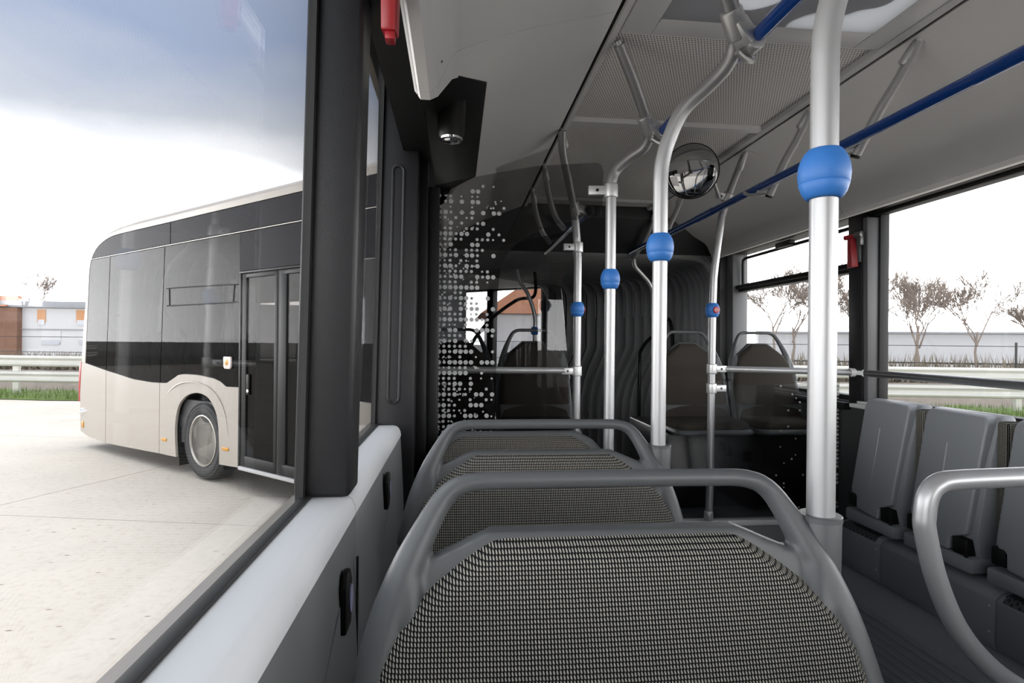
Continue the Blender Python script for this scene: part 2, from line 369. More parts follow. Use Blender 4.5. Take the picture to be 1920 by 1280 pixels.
# left panes
for i, (y0, y1) in enumerate(((YF, 1.08), (1.16, 1.995))):
    w = structure('window_%d' % (i + 1), ('wide left bus window in front of the black pillar', 'narrow strip of left bus window behind the black pillar')[i])
    part('pane', G_WIN, w, lambda b: b.hexa([(XL - .004, y0, ZS - .015), (XL, y0, ZS - .015), (XL, y1, ZS - .015), (XL - .004, y1, ZS - .015), (XL + .020, y0, 2.73), (XL + .024, y0, 2.73), (XL + .024, y1, 2.73), (XL + .020, y1, 2.73)]), smooth=False)
    part('window_frame', M_RUB, w, lambda b: (b.hexa([(XL - .006, y1 - .02, ZS - .01), (XL + .008, y1 - .02, ZS - .01), (XL + .008, y1 + .01, ZS - .01), (XL - .006, y1 + .01, ZS - .01), (XL + .018, y1 - .02, 2.73), (XL + .032, y1 - .02, 2.73), (XL + .032, y1 + .01, 2.73), (XL + .018, y1 + .01, 2.73)]),))

# ---- right wall
wr = structure('wall_right', 'right bus wall with dark lower lining and black window pillars')
part('lower_lining', M_DARK, wr, lambda b: b.box(2.06, 2.18, YF, YEND, .42, 1.425))
part('window_ledge', M_TRIM, wr, lambda b: (b.box(1.99, 2.10, YF, 2.66, 1.405, 1.424), b.box(2.03, 2.10, YF, 2.66, 1.424, 1.436)), bevel=.003)
part('window_ledge', M_BLK, wr, lambda b: b.box(2.02, 2.10, 2.74, 3.98, 1.38, 1.418), bevel=.003)
part('window_seal', M_RUB, wr, lambda b: b.box(2.09, 2.15, YF, 3.98, 1.41, 1.452))
part('outer_wall', M_BEIGE, wr, lambda b: b.box(2.18, 2.21, YF, YEND, .3, 1.42))
part('outer_roof_band', M_BEIGE, wr, lambda b: b.box(2.17, 2.21, YF, YEND, 2.40, 3.2))
part('upper_header', M_BLK, wr, lambda b: (b.box(2.045, 2.17, YF, 3.99, 2.385, 2.46), b.box(1.97, 2.17, YF, YEND, 2.42, 2.72)))
part('pillar', M_BLACK, wr, lambda b: pillar(b, 2.640, 2.738, 2.045, 2.17, 1.40, 2.42, -.014, -.016), bevel=.006, label='black right window pillar with its lit face painted grey')
part('pillar_lit_face', mat('lit_face_grey', (0.1024, 0.1024, 0.1056), .4), wr, lambda b: pillar(b, 2.606, 2.639, 2.050, 2.15, 1.43, 2.36, -.014, -.014), bevel=.006)  # near side of the black pillar, its lit look put into a grey colour
part('end_pillar', mat('end_pillar_grey', (0.16, 0.1632, 0.1664), .5, bump=.1), wr, lambda b: pillar(b, 3.975, 4.11, 2.05, 2.17, .8, 2.42, -.012, -.012), bevel=.012)
part('end_lining', M_DARK, wr, lambda b: pillar(b, 4.06, YEND, 1.99, 2.17, .8, 2.46, -.012, -.012), bevel=.012)
w3 = structure('window_3', 'large right bus window with white sky and bare trees outside')
def rpane(b, y0, y1, z0, z1):
    a0, a1 = lean(-1, z0), lean(-1, z1)
    b.hexa([(XR + a0, y0, z0), (XR + .004 + a0, y0, z0), (XR + .004 + a0, y1, z0), (XR + a0, y1, z0), (XR + a1, y0, z1), (XR + .004 + a1, y0, z1), (XR + .004 + a1, y1, z1), (XR + a1, y1, z1)])
part('pane', G_WIN, w3, lambda b: rpane(b, YF, 2.65, 1.43, 2.42), smooth=False)
part('window_frame', M_RUB, w3, lambda b: (b.box(2.085, 2.14, YF, 2.62, 2.37, 2.40), b.box(2.10, 2.15, 2.595, 2.63, 1.43, 2.41)), bevel=.004)
w4 = structure('window_4', 'small right bus window with an opening top light behind the pole')
part('pane', G_WIN, w4, lambda b: rpane(b, 2.73, 3.99, 1.41, 2.12), smooth=False)
part('top_pane', G_WIN, w4, lambda b: rpane(b, 2.73, 3.99, 2.10, 2.42), smooth=False)
part('transom', M_BLK, w4, lambda b: (b.box(2.085, 2.15, 2.735, 3.985, 2.105, 2.145), b.tube([(2.075, 2.735, 2.138), (2.075, 3.99, 2.138)], .016, 12)), bevel=.003)
part('hopper_frame', M_RUB, w4, lambda b: b.tube([(2.10, 2.74, 2.345), (2.10, 3.90, 2.345), (2.10, 3.935, 2.335), (2.102, 3.945, 2.30), (2.105, 3.945, 2.15)], .011, 8))
part('hopper_latch', M_BLK, w4, lambda b: b.box(2.06, 2.10, 3.30, 3.46, 2.34, 2.375), bevel=.005)

# ---- ceiling
ce = structure('ceiling', 'bus ceiling of perforated panels with grey coves on both sides')
ZC = 2.70
def cpanel(b, y0, y1): b.box(.49, 1.385, y0, y1, ZC, ZC + .02)
for y0, y1 in ((YF, 1.12), (1.70, 2.405), (2.445, 3.745), (3.785, 3.93)):
    part('perforated_panel', M_PERF, ce, lambda b: cpanel(b, y0, y1), smooth=False)
for y in (2.425, 3.765):
    part('cross_trim', M_TRIM, ce, lambda b: b.prism([(.49, y - .03, ZC + .002), (.49, y - .018, ZC - .016), (.49, y + .018, ZC - .016), (.49, y + .03, ZC + .002)], (.895, 0, 0)))
def hatch_material():
    m = bpy.data.materials.new('hatch_acrylic'); m.use_nodes = True; t = m.node_tree; t.nodes.clear()
    o = t.nodes.new('ShaderNodeOutputMaterial'); tl = t.nodes.new('ShaderNodeBsdfTranslucent'); df = t.nodes.new('ShaderNodeBsdfDiffuse'); mx = t.nodes.new('ShaderNodeMixShader')
    co = t.nodes.new('ShaderNodeTexCoord'); vo = t.nodes.new('ShaderNodeTexNoise'); vo.inputs['Scale'].default_value = 3.5; vo.inputs['Detail'].default_value = 1; t.links.new(co.outputs['Object'], vo.inputs['Vector'])
    cr_ = t.nodes.new('ShaderNodeValToRGB'); t.links.new(vo.outputs['Fac'], cr_.inputs[0]); cr_.color_ramp.interpolation = 'CONSTANT'
    cr_.color_ramp.elements[0].color = (.22, .22, .23, 1); cr_.color_ramp.elements[1].position = .5; cr_.color_ramp.elements[1].color = (.75, .75, .75, 1)
    t.links.new(cr_.outputs[0], tl.inputs[0]); df.inputs[0].default_value = (.5, .5, .5, 1); mx.inputs[0].default_value = .5
    t.links.new(tl.outputs[0], mx.inputs[1]); t.links.new(df.outputs[0], mx.inputs[2]); t.links.new(mx.outputs[0], o.inputs[0]); return m
part('roof_hatch', hatch_material(), ce, lambda b: b.box(.575, 1.305, 1.17, 1.64, ZC - .012, ZC - .004), label='translucent roof hatch with pale and grey patches')
part('hatch_surround', M_TRIM, ce, lambda b: (b.box(.50, .60, 1.10, 1.71, ZC - .014, ZC + .06), b.box(1.28, 1.375, 1.10, 1.71, ZC - .014, ZC + .06), b.box(.60, 1.28, 1.10, 1.19, ZC - .014, ZC + .06), b.box(.60, 1.28, 1.62, 1.71, ZC - .014, ZC + .06)), bevel=.006)
for s in (-1, 1):
    xe = XC + s * .455
    part('edge_rail', M_TRIM, ce, lambda b: (b.prism([(xe - s * .022, YF, ZC + .004), (xe - s * .018, YF, ZC - .018), (xe + s * .004, YF, ZC - .024), (xe + s * .008, YF, ZC + .004)], (0, 3.95 - YF, 0)),))
    part('edge_gap', M_RUB, ce, lambda b: b.box(min(xe + s * .006, xe + s * .022), max(xe + s * .006, xe + s * .022), YF, 3.95, ZC - .012, ZC + .01))
# coves: profile mirrored about the centre line
COVE = [(.985, 2.370), (1.008, 2.360), (1.030, 2.360), (1.034, 2.380), (1.034, 2.40), (1.05, 2.60)]
def cove_prof(s, deep=True):
    # from ceiling edge down to the lip, distance from the centre line
    pr = [(.476, 2.678), (.60, 2.628), (.74, 2.572), (.86, 2.513), (.930, 2.473), (.948, 2.452), (.985, 2.374), (1.005, 2.360), (1.030, 2.360), (1.036, 2.368), (1.036, 2.44)]
    if not deep: pr = pr[:4] + [(.873, 2.503)]
    return [(XC + s * d, z) for d, z in pr]
def cove(b, s, y0, y1, deep=True):
    pr = cove_prof(s, deep); back = [(x + s * .01, z + .014) for x, z in reversed(pr)]
    b.prism([(x, y0, z) for x, z in pr + back], (0, y1 - y0, 0))
def yseam(x): return 1.455 + .28 * max(0, x + .017)
def thick(pr): return pr + [(x - .01, z + .014) for x, z in reversed(pr)]
def cove_front(b):
    lo = thick(cove_prof(-1)); b.loft([[(x, YF, z) for x, z in lo], [(x, yseam(x) - .0012, z) for x, z in lo]])
part('cove_panel', M_COVE, ce, cove_front, angle=24)
def cove_cut(b):
    # behind the seam: the lip stops short at the camera recess, the upper part runs on
    pr = cove_prof(-1); low = thick([(.083, 2.5205)] + [p for p in pr if p[0] < .08])
    def yc(x): return 1.505 if x < -.06 else 1.505 + (x + .06) * 1.72
    b.loft([[(x, yseam(x) + .0012, z) for x, z in low], [(x, yc(x), z) for x, z in low]])
    up = thick([p for p in pr if p[0] > .08] + [(.083, 2.5205)])
    b.loft([[(x, yseam(x) + .0012, z) for x, z in up], [(x, 3.93, z) for x, z in up]])
part('cove_panel', M_COVE, ce, cove_cut, angle=24)
part('cove_panel', M_COVE2, ce, lambda b: cove(b, 1, YF, 2.62), angle=24)
part('cove_panel', M_COVE2, ce, lambda b: cove(b, 1, 2.623, 4.06), angle=24)
part('cove_seam', M_RUB, ce, lambda b: b.prism([(x + .0, 2.619, z + .002) for x, z in cove_prof(1)] + [(x + .01, 2.619, z + .012) for x, z in reversed(cove_prof(1))], (0, .006, 0)))
# lower rear part of the left cove beyond the partition
part('cove_panel', M_COVE2, ce, lambda b: cove(b, -1, 2.74, 3.93), angle=24)
# screws in the coves
for x, y, z in ((-.047, 1.05, 2.405), (-.045, 1.38, 2.405), (.10, 1.55, 2.54), (.085, 2.05, 2.53)):
    part('screw', M_SCREW, ce, lambda b: b.lathe((x, y, z - .002), (.4, 0, -1), [(0, .006), (.003, .005), (.004, 0.001)], 12))
for x, y, z in ((1.918, 1.75, 2.40), (1.92, 2.45, 2.40), (1.915, 2.95, 2.40), (1.915, 3.55, 2.40)):
    part('screw', M_SCREW, ce, lambda b: b.lathe((x, y, z - .004), (-.6, 0, -1), [(0, .006), (.003, .005), (.004, 0.001)], 12))
# end of the ceiling and the dark joint surround
part('end_hood', M_DARK, ce, lambda b: (b.prism([(.0, 3.93, 2.66), (.30, 3.93, 2.70), (XC, 3.93, 2.715), (1.56, 3.93, 2.70), (1.88, 3.93, 2.66), (1.88, 3.93, 2.78), (0, 3.93, 2.78)], (0, .02, 0)), b.hexa([(-.15, 3.94, 2.62), (2.0, 3.94, 2.62), (2.05, YEND, 2.40), (-.2, YEND, 2.40), (-.15, 3.94, 2.74), (2.0, 3.94, 2.74), (2.05, YEND, 2.74), (-.2, YEND, 2.74)])), bevel=.01)
part('roof_skin', M_BEIGE, ce, lambda b: (b.box(-.33, 2.20, YF, 1.15, 2.76, 2.80), b.box(-.33, 2.20, 1.66, YEND, 2.76, 2.80), b.box(-.33, .56, 1.15, 1.66, 2.76, 2.80), b.box(1.32, 2.20, 1.15, 1.66, 2.76, 2.80)))

# ------------------------------------------------------------------ seats
def bake(o, mods):
    """apply modifiers once and keep the plain mesh"""
    for t, kw in mods:
        m = o.modifiers.new(t.lower(), t)
        for a, b in kw.items(): setattr(m, a, b)
    dg = bpy.context.evaluated_depsgraph_get(); me = bpy.data.meshes.new_from_object(o.evaluated_get(dg))
    me.materials.clear(); me.materials.append(o.data.materials[0]); o.modifiers.clear(); o.data = me
    me.polygons.foreach_set('use_smooth', [True] * len(me.polygons))
def interp(tab, x):
    if x <= tab[0][0]: return tab[0][1]
    for (a, p), (b, q) in zip(tab, tab[1:]):
        if x <= b: return p + (q - p) * (x - a) / (b - a)
    return tab[-1][1]
RECL = .30
# shape tables: depth below the handle top -> half width; local frame: x across, y away from the sitter, z up, handle top at z = H
WIDE = dict(H=1.035, fab=[(.088, .165), (.092, .182), (.100, .197), (.118, .226), (.140, .256), (.165, .286), (.19, .310), (.23, .333), (.30, .348), (.52, .350)],
            top=.081, hole=(.262, .128), shell=[(.081, .185), (.128, .300), (.19, .335), (.25, .352), (.33, .368), (.54, .366)],
            handle=[(.345, .30, .026), (.322, .205, .029), (.297, .130, .0245), (.268, .070, .0185), (.240, .030, .0155), (.205, .0165, .0142), (.150, .0145, .0138), (.0, .0140, .0138)], foot=.37)
SLIM = dict(H=1.035, fab=[(.082, .045), (.086, .058), (.100, .078), (.130, .120), (.160, .150), (.20, .176), (.27, .196), (.36, .203), (.55, .205)],
            top=.076, hole=(.135, .155), shell=[(.076, .060), (.155, .155), (.21, .196), (.30, .214), (.40, .220), (.56, .222)],
            seat=(.25, .014), handle=[(.205, .30, .018), (.188, .21, .020), (.165, .130, .0165), (.140, .070, .0130), (.115, .028, .0115), (.085, .0125, .011), (.05, .0115, .0108), (.0, .0110, .0108)], foot=.23)
BLUNT = dict(WIDE, fab=[(.088, .200), (.092, .215), (.098, .228), (.112, .252), (.135, .280), (.165, .305), (.19, .318), (.24, .335), (.30, .348), (.52, .350)],
             shell=[(.072, .225), (.10, .285), (.15, .328), (.21, .352), (.30, .366), (.54, .368)], handle=None)
def yb(H, z): return -(H - z) * RECL
def make_seat(name, S, fab_mat, shell_mat, label, socket=None, voxel=.0045):
    root = thing(name, label, 'seat'); H = S['H']
    # shell with the loop handle grown out of its wings
    b = MB(); rows = []
    ds = [S['shell'][0][0] + (S['shell'][-1][0] - S['shell'][0][0]) * (i / 30) ** 1.3 for i in range(31)]
    hx, hd = S['hole']
    for d in ds:
        w = interp(S['shell'], d); z = H - d
        rows.append([(x, yb(H, z) + .004 + dy, z) for x, dy in [(-w, .0), (w, .0), (w, .030), (-w, .030)]])
    b.loft(rows)
    if S['handle']:
        pts = spline([(x, H - d, r) for x, d, r in S['handle']], 5)
        full = [(-x, z, r) for x, z, r in pts] + [(x, z, r) for x, z, r in reversed(pts[:-1])]
        b.tube([(x, yb(H, z) + .014, z) for x, z, r in full], [r for x, z, r in full], 16)
        for s in (-1, 1):      # web between wing and hole
            b.tube([(s * (hx + .035), yb(H, H - hd - .02) + .016, H - hd - .012), (s * (hx + .02), yb(H, H - hd - .12) + .016, H - hd - .12)], [.024, .03], 12)
    sh = b.build('shell', shell_mat, root, local=True)
    bake(sh, [('REMESH', dict(mode='VOXEL', voxel_size=voxel)), ('SMOOTH', dict(factor=.6, iterations=7))])
    # padded back: grid front, closed rim
    b = MB(); f = S['fab']; d0, d1 = f[0][0], f[-1][0]; nr, nc = 46, 36; grid = []; uvs = []
    for i in range(nr + 1):
        t = i / nr; d = d0 + (d1 - d0) * t ** 1.25; w = interp(f, d); z = H - d; row = []
        for j in range(nc + 1):
            a = -1 + 2 * j / nc; a = math.copysign(1 - (1 - abs(a)) ** 1.25, a)
            edge = (1 - abs(a)) * w; top = d - d0; k = min(1, (min(edge, top * 1.0 + .001) / .030)); k = (1 - (1 - k) ** 2.2) if k > 0 else 0
            row.append((a * w, yb(H, z) + .006 - .030 * k - .012 * (1 - a * a) * min(1, t * 2), z)); uvs.append((a * w, z * 1.044))
        grid.append(row)
    front = MB(); n = nc + 1
    front.v = [p for r in grid for p in r]; front.f = [(i * n + j, i * n + j + 1, (i + 1) * n + j + 1, (i + 1) * n + j) for i in range(nr) for j in range(nc)]
    base = len(front.v); rim = [i * n for i in range(nr, -1, -1)] + list(range(1, n)) + [i * n + nc for i in range(1, nr + 1)] + [nr * n + j for j in range(nc - 1, 0, -1)]
    for q, i in enumerate(rim): x, y, z = front.v[i]; front.v.append((x, yb(H, z) + .012, z)); uvs.append((x, z * 1.044))
    m = len(rim)
    for q in range(m): front.f.append((rim[q], rim[(q + 1) % m], base + (q + 1) % m, base + q))
    pad = front.build('backrest_pad', fab_mat, root, local=True, angle=80)
    ul = pad.data.uv_layers.new(name='UVMap')
    for lp in pad.data.loops: ul.data[lp.index].uv = uvs[lp.vertex_index]
    # seat cushion and pan
    w = S['fab'][-1][1]; zc = H - .56; yc = yb(H, zc); sd, pt = S.get('seat', (.40, .045))
    def cush(b, w, y0, y1, z0, z1, e):
        L = []
        for z, q in ((z0, e), (z0 + .012, 0), (z1 - .02, 0), (z1 - .006, e * .6), (z1, e * 1.6)):
            r = .05; pts = []
            for cx, cy, a0 in ((w - q - r, y1 - q - r, 0), (-(w - q - r), y1 - q - r, 90), (-(w - q - r), y0 + q + r, 180), (w - q - r, y0 + q + r, 270)):
                for k in range(5): a = rad(a0 + 22.5 * k); pts.append((cx + r * cos(a), cy + r * sin(a), z))
            L.append(pts)
        b.loft(L)
    cu = part('seat_cushion', fab_mat, root, lambda b: cush(b, w, yc - sd, yc + .02, zc, zc + .055, .012), local=True, angle=70)
    ul = cu.data.uv_layers.new(name='UVMap')
    for lp in cu.data.loops: c = cu.data.vertices[lp.vertex_index].co; ul.data[lp.index].uv = (c.x, c.y)
    part('seat_pan', shell_mat, root, lambda b: (cush(b, w + .018, yc - sd - .022, yc + .05, zc - pt, zc + .012, .006), b.box(-w * .98, w * .98, yc - .0, yc + .05, zc - .02, zc + .12)), local=True, bevel=.0)
    if 'seat' not in S: part('pedestal', M_DUCT, root, lambda b: b.hexa([(-.12, yc - .25, 0), (.12, yc - .25, 0), (.12, yc, 0), (-.12, yc, 0), (-.18, yc - .32, zc - .04), (.18, yc - .32, zc - .04), (.18, yc + .03, zc - .04), (-.18, yc + .03, zc - .04)]), local=True, bevel=.01)
    if socket:
        x, y, z = socket
        part('pole_socket', shell_mat, root, lambda b: (b.lathe((x, y, z - .26), (0, 0, 1), [(0, .020), (.08, .0275), (.255, .0295), (.262, .028), (.264, .0225)], 28), b.lathe((x, y, z - .002), (0, 0, 1), [(0, .0305), (.007, .0305), (.0085, .029), (.0085, .022)], 28), b.bar((x - .05, y - .005, z - .19), (x, y, z - .12), .03, .1)), local=True)
    return root
SX = .232
s1 = make_seat('passenger_seat', WIDE, M_FAB, M_SHELL, 'nearest wide grey shell seat with black and beige knit back', socket=(.316, -.012, .962))
s1.location = (SX, .805, .497)
s2 = copy_tree(s1); s2.location = (SX - .002, 1.468, .480); s2['label'] = 'second wide knit seat, directly behind the nearest one'
s3 = make_seat('passenger_seat', BLUNT, M_FAB, M_SHELL, 'third knit seat, without a handle, in front of the dotted glass panel')
s3.location = (SX, 2.10, .42)
for s in (s1, s2, s3): s['group'] = 'wide knit seats in a row along the left windows'

# podium seats: two pairs facing the camera either side of the aisle end
sl = make_seat('podium_seat', SLIM, M_FAB2, M_SHELL, 'brown fabric seat on the right podium, next to the window')
ZP = .79
sl.location = (1.865, 3.32, ZP - .025)
for x, y, lb in ((1.405, 3.32, 'brown fabric seat on the right podium, on its aisle side'), (.455, 3.34, 'dark seat with loop handle behind smoked glass, on the aisle side'), (.005, 3.34, 'dark seat with loop handle behind the dotted glass, on the window side')):
    c = copy_tree(sl); c.location = (x, y, ZP - .025); c['label'] = lb
for o in [o for o in COL.objects if o.name.startswith('podium_seat') and o.parent is None]: o['group'] = 'seats on the podiums at the joint'

pod = thing('right_podium', 'dark right podium with glossy front and bright aluminium step edge', 'podium', (1.6, 3.2, .42))
part('platform', M_FLOOR, pod, lambda b: b.box(1.17, 2.06, 2.835, YEND, .42, ZP - .004), bevel=.004)
part('riser', M_DUCT, pod, lambda b: b.box(1.165, 2.06, 2.815, 2.834, .42, ZP - .03), bevel=.003)
part('step_edge', M_STEP, pod, lambda b: (b.box(1.175, 2.06, 2.806, 2.86, ZP - .026, ZP + .002), b.tube(spline([(1.20, 2.815, ZP - .012), (1.175, 2.83, ZP - .012), (1.165, 2.87, ZP - .012), (1.165, 3.6, ZP - .012)], 4), .013, 10)), bevel=.003)
part('seat_box', M_GLOSS, pod, lambda b: b.prism([(1.19, 3.05, ZP), (1.19, 2.985, ZP + .14), (1.19, 2.995, ZP + .19), (1.19, 3.045, ZP + .34), (1.19, 3.05, ZP + .425), (1.19, 3.75, ZP + .425), (1.19, 3.75, ZP)], (.87, 0, 0)), bevel=.012)
part('riser_plate', M_BLK, pod, lambda b: b.box(1.40, 1.62, 2.808, 2.815, ZP - .14, ZP - .075), bevel=.004)
pod2 = thing('left_podium', 'dark podium behind the dotted glass panel', 'podium', (.3, 3.2, .42))
part('platform', M_FLOOR, pod2, lambda b: b.box(-.2, .69, 2.835, YEND, .42, ZP - .004), bevel=.004)
part('seat_box', M_DUCT, pod2, lambda b: b.box(-.2, .67, 3.0, 3.75, ZP - .003, ZP + .425), bevel=.012)

# ------------------------------------------------------------------ poles, rails
RP = .0195
def ball(parent, c, ax=(0, 0, 1)):
    def fn(b):
        pr = [(-.037, .0195), (-.0372, .0225), (-.034, .0262), (-.027, .0308), (-.0152, .0345), (-.0138, .0339), (-.0124, .0348), (0, .0362), (.0125, .0350), (.022, .0322), (.031, .0278), (.0358, .0238), (.0368, .0225), (.037, .0195)]
        b.lathe(c, ax, pr, 40)
    return part('blue_ball', M_BALL, parent, fn, angle=50, label='blue rubber button housing')
def red_button(bl, c, d):
    d = Vector(d).normalized(); p = Vector(c) + d * .034
    return part('stop_button', M_RED, bl, lambda b: b.lathe(p, d, [(0, .0175), (.0045, .0175), (.0065, .015), (.007, .001)], 24), label='red stop button')
def clamp(parent, c, ax, side, arm, bolt=True):
    """cast sleeve round a tube at c (axis ax) with an arm of given length to the side"""
    c = Vector(c); ax = Vector(ax).normalized(); sd = Vector(side); sd = (sd - ax * sd.dot(ax)).normalized()
    o = part('clamp', M_CAST, parent, lambda b: (b.lathe(c - ax * .026, ax, [(0, .021), (0, .0235), (.003, .0255), (.049, .0255), (.052, .0235), (.052, .021)], 24), b.bar(c, c + sd * arm, .026, .034, up=ax)), bevel=.004)
    if bolt:
        n = ax.cross(sd); n = n if n.y < 0 else -n; p = c + sd * (.5 * arm + .010) + n * .0135
        part('bolt', M_SCREW, o, lambda b: b.lathe(p, n, [(0, .0062), (.0015, .0062), (.0015, .001)], 6))
    return o
def bracket(parent, top, d):
    """flared foot where a hanger meets the ceiling edge"""
    top = Vector(top); d = Vector(d).normalized()
    return part('ceiling_bracket', M_CAST, parent, lambda b: (b.tube([top - d * .01, top + d * .045, top + d * .085, top + d * .09], [.010, .017, .0195, .0165], 14)))

LR = (.712, 2.452)     # left blue rail x, z
POLE_TOP = [(0, 0, 2.150), (.004, 0, 2.20), (.018, -.004, 2.258), (.050, -.022, 2.335), (.105, -.060, 2.390), (.134, -.095, 2.424), (.140, -.127, 2.458), (.118, -.165, 2.490), (.070, -.212, 2.545), (-.035, -.30, 2.66)]
def bent_pole(label, x, y, z0, zb, top, red=None, group='silver poles with blue balls along the left seats'):
    p = thing('grab_pole', label, 'pole', (x, y, z0), group=group)
    path = [(x, y, z0), (x, y, (z0 + top[0][2]) / 2)] + [(x + a, y + b_, c) for a, b_, c in spline(top, 6)]
    part('tube', M_ALU, p, lambda b: b.tube(path, RP, 24), angle=60)
    bl = ball(p, (x, y, zb))
    if red: red_button(bl, (x, y, zb), red)
    return p, path
def rail_clamp(parent, c, up, railx, y, z):
    """casting that joins the bent pole to the blue rail"""
    def fn(b):
        c_ = Vector(c); u = Vector(up).normalized()
        b.tube([c_ - u * .036, c_ - u * .032, c_ + u * .032, c_ + u * .036], [.023, .0265, .0265, .023], 20)
        b.bar(c_, (railx - .012, y, z), .05, .038)
        b.tube([(railx, y - .022, z), (railx, y + .022, z)], .0235, 20)
    o = part('rail_clamp', M_CAST, parent, fn, bevel=.003)
    part('clamp_jaw', M_CAST, o, lambda b: b.tube(spline([(railx + .026, y + .055, z - .004), (railx + .02, y + .035, z - .024), (railx - .01, y + .015, z - .032), (railx - .04, y, z - .024)], 4), .0075, 8))
    return o
pA, ph = bent_pole('thick silver pole with the largest blue ball, fixed to the nearest seat', .547, .790, 1.30, 1.975, POLE_TOP)
pB, ph = bent_pole('silver pole with blue ball fixed to the second seat, bending under the ceiling', .541, 1.453, 1.30, 1.975, POLE_TOP)
rail_clamp(pB, (.541 + .118, 1.453 - .165, 2.490), (-.55, -.45, .7), LR[0], 1.30, LR[1]); bracket(pB, (.541 - .035, 1.153, 2.665), (.6, .5, -.62))
P3T = [(0, 0, 2.285), (.003, 0, 2.325), (.018, -.002, 2.366), (.058, -.034, 2.404), (.096, -.078, 2.427), (.104, -.112, 2.455), (.086, -.145, 2.492), (.018, -.222, 2.585), (-.060, -.295, 2.678)]
pC, ph = bent_pole('silver pole holding the top corner of the dotted glass panel', .573, 2.053, .55, 1.957, P3T, red=(.75, .62, 0))
rail_clamp(pC, (.573 + .088, 2.053 - .140, 2.488), (-.55, -.5, .65), LR[0] + .005, 1.925, LR[1] + .015); bracket(pC, (.573 - .062, 1.757, 2.682), (.6, .55, -.6))
cl = clamp(pC, (.573, 2.053, 2.288), (0, 0, 1), (-1, .15, 0), .085)
P5T = [(0, 0, 2.15), (-.003, 0, 2.20), (-.010, -.006, 2.27), (-.035, -.06, 2.385), (-.085, -.16, 2.50), (-.135, -.27, 2.60), (-.150, -.33, 2.675)]
pD, ph = bent_pole('thin silver pole with a small blue ball behind the dotted glass', .618, 2.825, ZP - .06, 1.888, P5T, red=(.9, .43, 0), group='poles standing on the podium edges')
bracket(pD, (.468, 2.495, 2.682), (.3, .75, -.75))
clamp(pD, (.618, 2.825, 2.205), (0, 0, 1), (-1, 0, 0), .075); clamp(pD, (.618, 2.825, 1.572), (0, 0, 1), (-1, 0, 0), .08)
part('rail_clamp', M_CAST, pD, lambda b: (b.tube([(.594, 2.775, 2.36), (.578, 2.75, 2.42)], .024, 16), b.bar((.588, 2.765, 2.39), (.655, 2.80, 2.385), .045, .04)), bevel=.003)
# right podium pole carrying the stop button, with its bracket on the riser
pE = thing('grab_pole', 'thin silver pole on the podium edge with a red STOP button', 'pole', (1.325, 2.8, .70), group='poles standing on the podium edges')
pathE = [(1.318, 2.80, .80), (1.324, 2.80, 1.0), (1.328, 2.80, 1.9)] + spline([(1.333, 2.80, 2.06), (1.343, 2.80, 2.16), (1.362, 2.80, 2.30), (1.378, 2.79, 2.41), (1.40, 2.74, 2.53), (1.425, 2.67, 2.66)], 5)
part('tube', M_ALU, pE, lambda b: b.tube(pathE, .0185, 20), angle=60)
blE = ball(pE, (1.328, 2.80, 1.893)); red_button(blE, (1.328, 2.80, 1.893), (.12, -1, 0))
bracket(pE, (1.43, 2.655, 2.675), (-.2, .45, -.87))
part('foot_bracket', M_CAST, pE, lambda b: (b.lathe((1.318, 2.80, .80), (0, 0, 1), [(0, .020), (0, .0235), (.045, .0225), (.05, .019)], 20), b.box(1.302, 1.334, 2.788, 2.806, .655, .81)), bevel=.004)
for z in (.69, .765): part('bolt', M_SCREW, pE, lambda b: b.lathe((1.318, 2.788, z), (0, -1, 0), [(0, .007), (.002, .006), (.002, .001)], 6))
clamp(pE, (1.3275, 2.80, 1.588), (0, 0, 1), (1, 0, 0), .075); clamp(pE, (1.327, 2.80, 1.487), (0, 0, 1), (1, 0, 0), .075)
clamp(pE, (1.388, 2.77, 2.475), (.22, -.45, .87), (-1, 0, .05), .062)
fc = bpy.data.curves.new('stop_lettering', 'FONT'); fc.body = 'STOP'; fc.size = .0095; fc.align_x = 'CENTER'; fc.align_y = 'CENTER'; fc.extrude = .0002
fo = bpy.data.objects.new('tmp', fc); COL.objects.link(fo); dg = bpy.context.evaluated_depsgraph_get(); tm = bpy.data.meshes.new_from_object(fo.evaluated_get(dg)); bpy.data.objects.remove(fo)
tm.materials.clear(); tm.materials.append(M_WHITE); st = bpy.data.objects.new('stop_lettering', tm); COL.objects.link(st); st.parent = blE
d_ = Vector((.12, -1, 0)).normalized(); st.location = Vector((1.328, 2.80, 1.893)) + d_ * .0415 - Vector((1.325, 2.8, .70)); st.rotation_euler = (pi / 2, 0, math.atan2(.12, 1))

# blue rails
br = thing('blue_grab_rail', 'long glossy blue rail under the right cove', 'grab rail', (1.335, 1.5, 2.41), group='blue ceiling rails')
RRX, RRZ = 1.328, 2.412
part('tube', M_BLUE, br, lambda b: b.tube([(RRX, YF, RRZ), (RRX, 4.42, RRZ)], .0175, 20), angle=60)
part('under_highlight', mat('highlight_white', (.9, .9, .9), .25), br, lambda b: b.tube([(RRX + .006, YF, RRZ - .0172), (RRX + .006, 4.40, RRZ - .0172)], .0022, 8))  # highlight along the rail's underside, modelled as a white line
for y in (2.90, 1.22): part('sleeve', M_BLUE, br, lambda b: b.tube([(RRX, y - .10, RRZ), (RRX, y + .10, RRZ)], .0192, 20), angle=60)
bl2 = thing('blue_grab_rail', 'blue rail crossing behind the bent silver poles at the ceiling', 'grab rail', (LR[0], 1.3, LR[1]), group='blue ceiling rails')
part('tube', M_BLUE, bl2, lambda b: b.tube([(LR[0] - .004, YF, LR[1] - .01), (LR[0] + .005, 1.945, LR[1] + .015)], .0175, 20), angle=60)
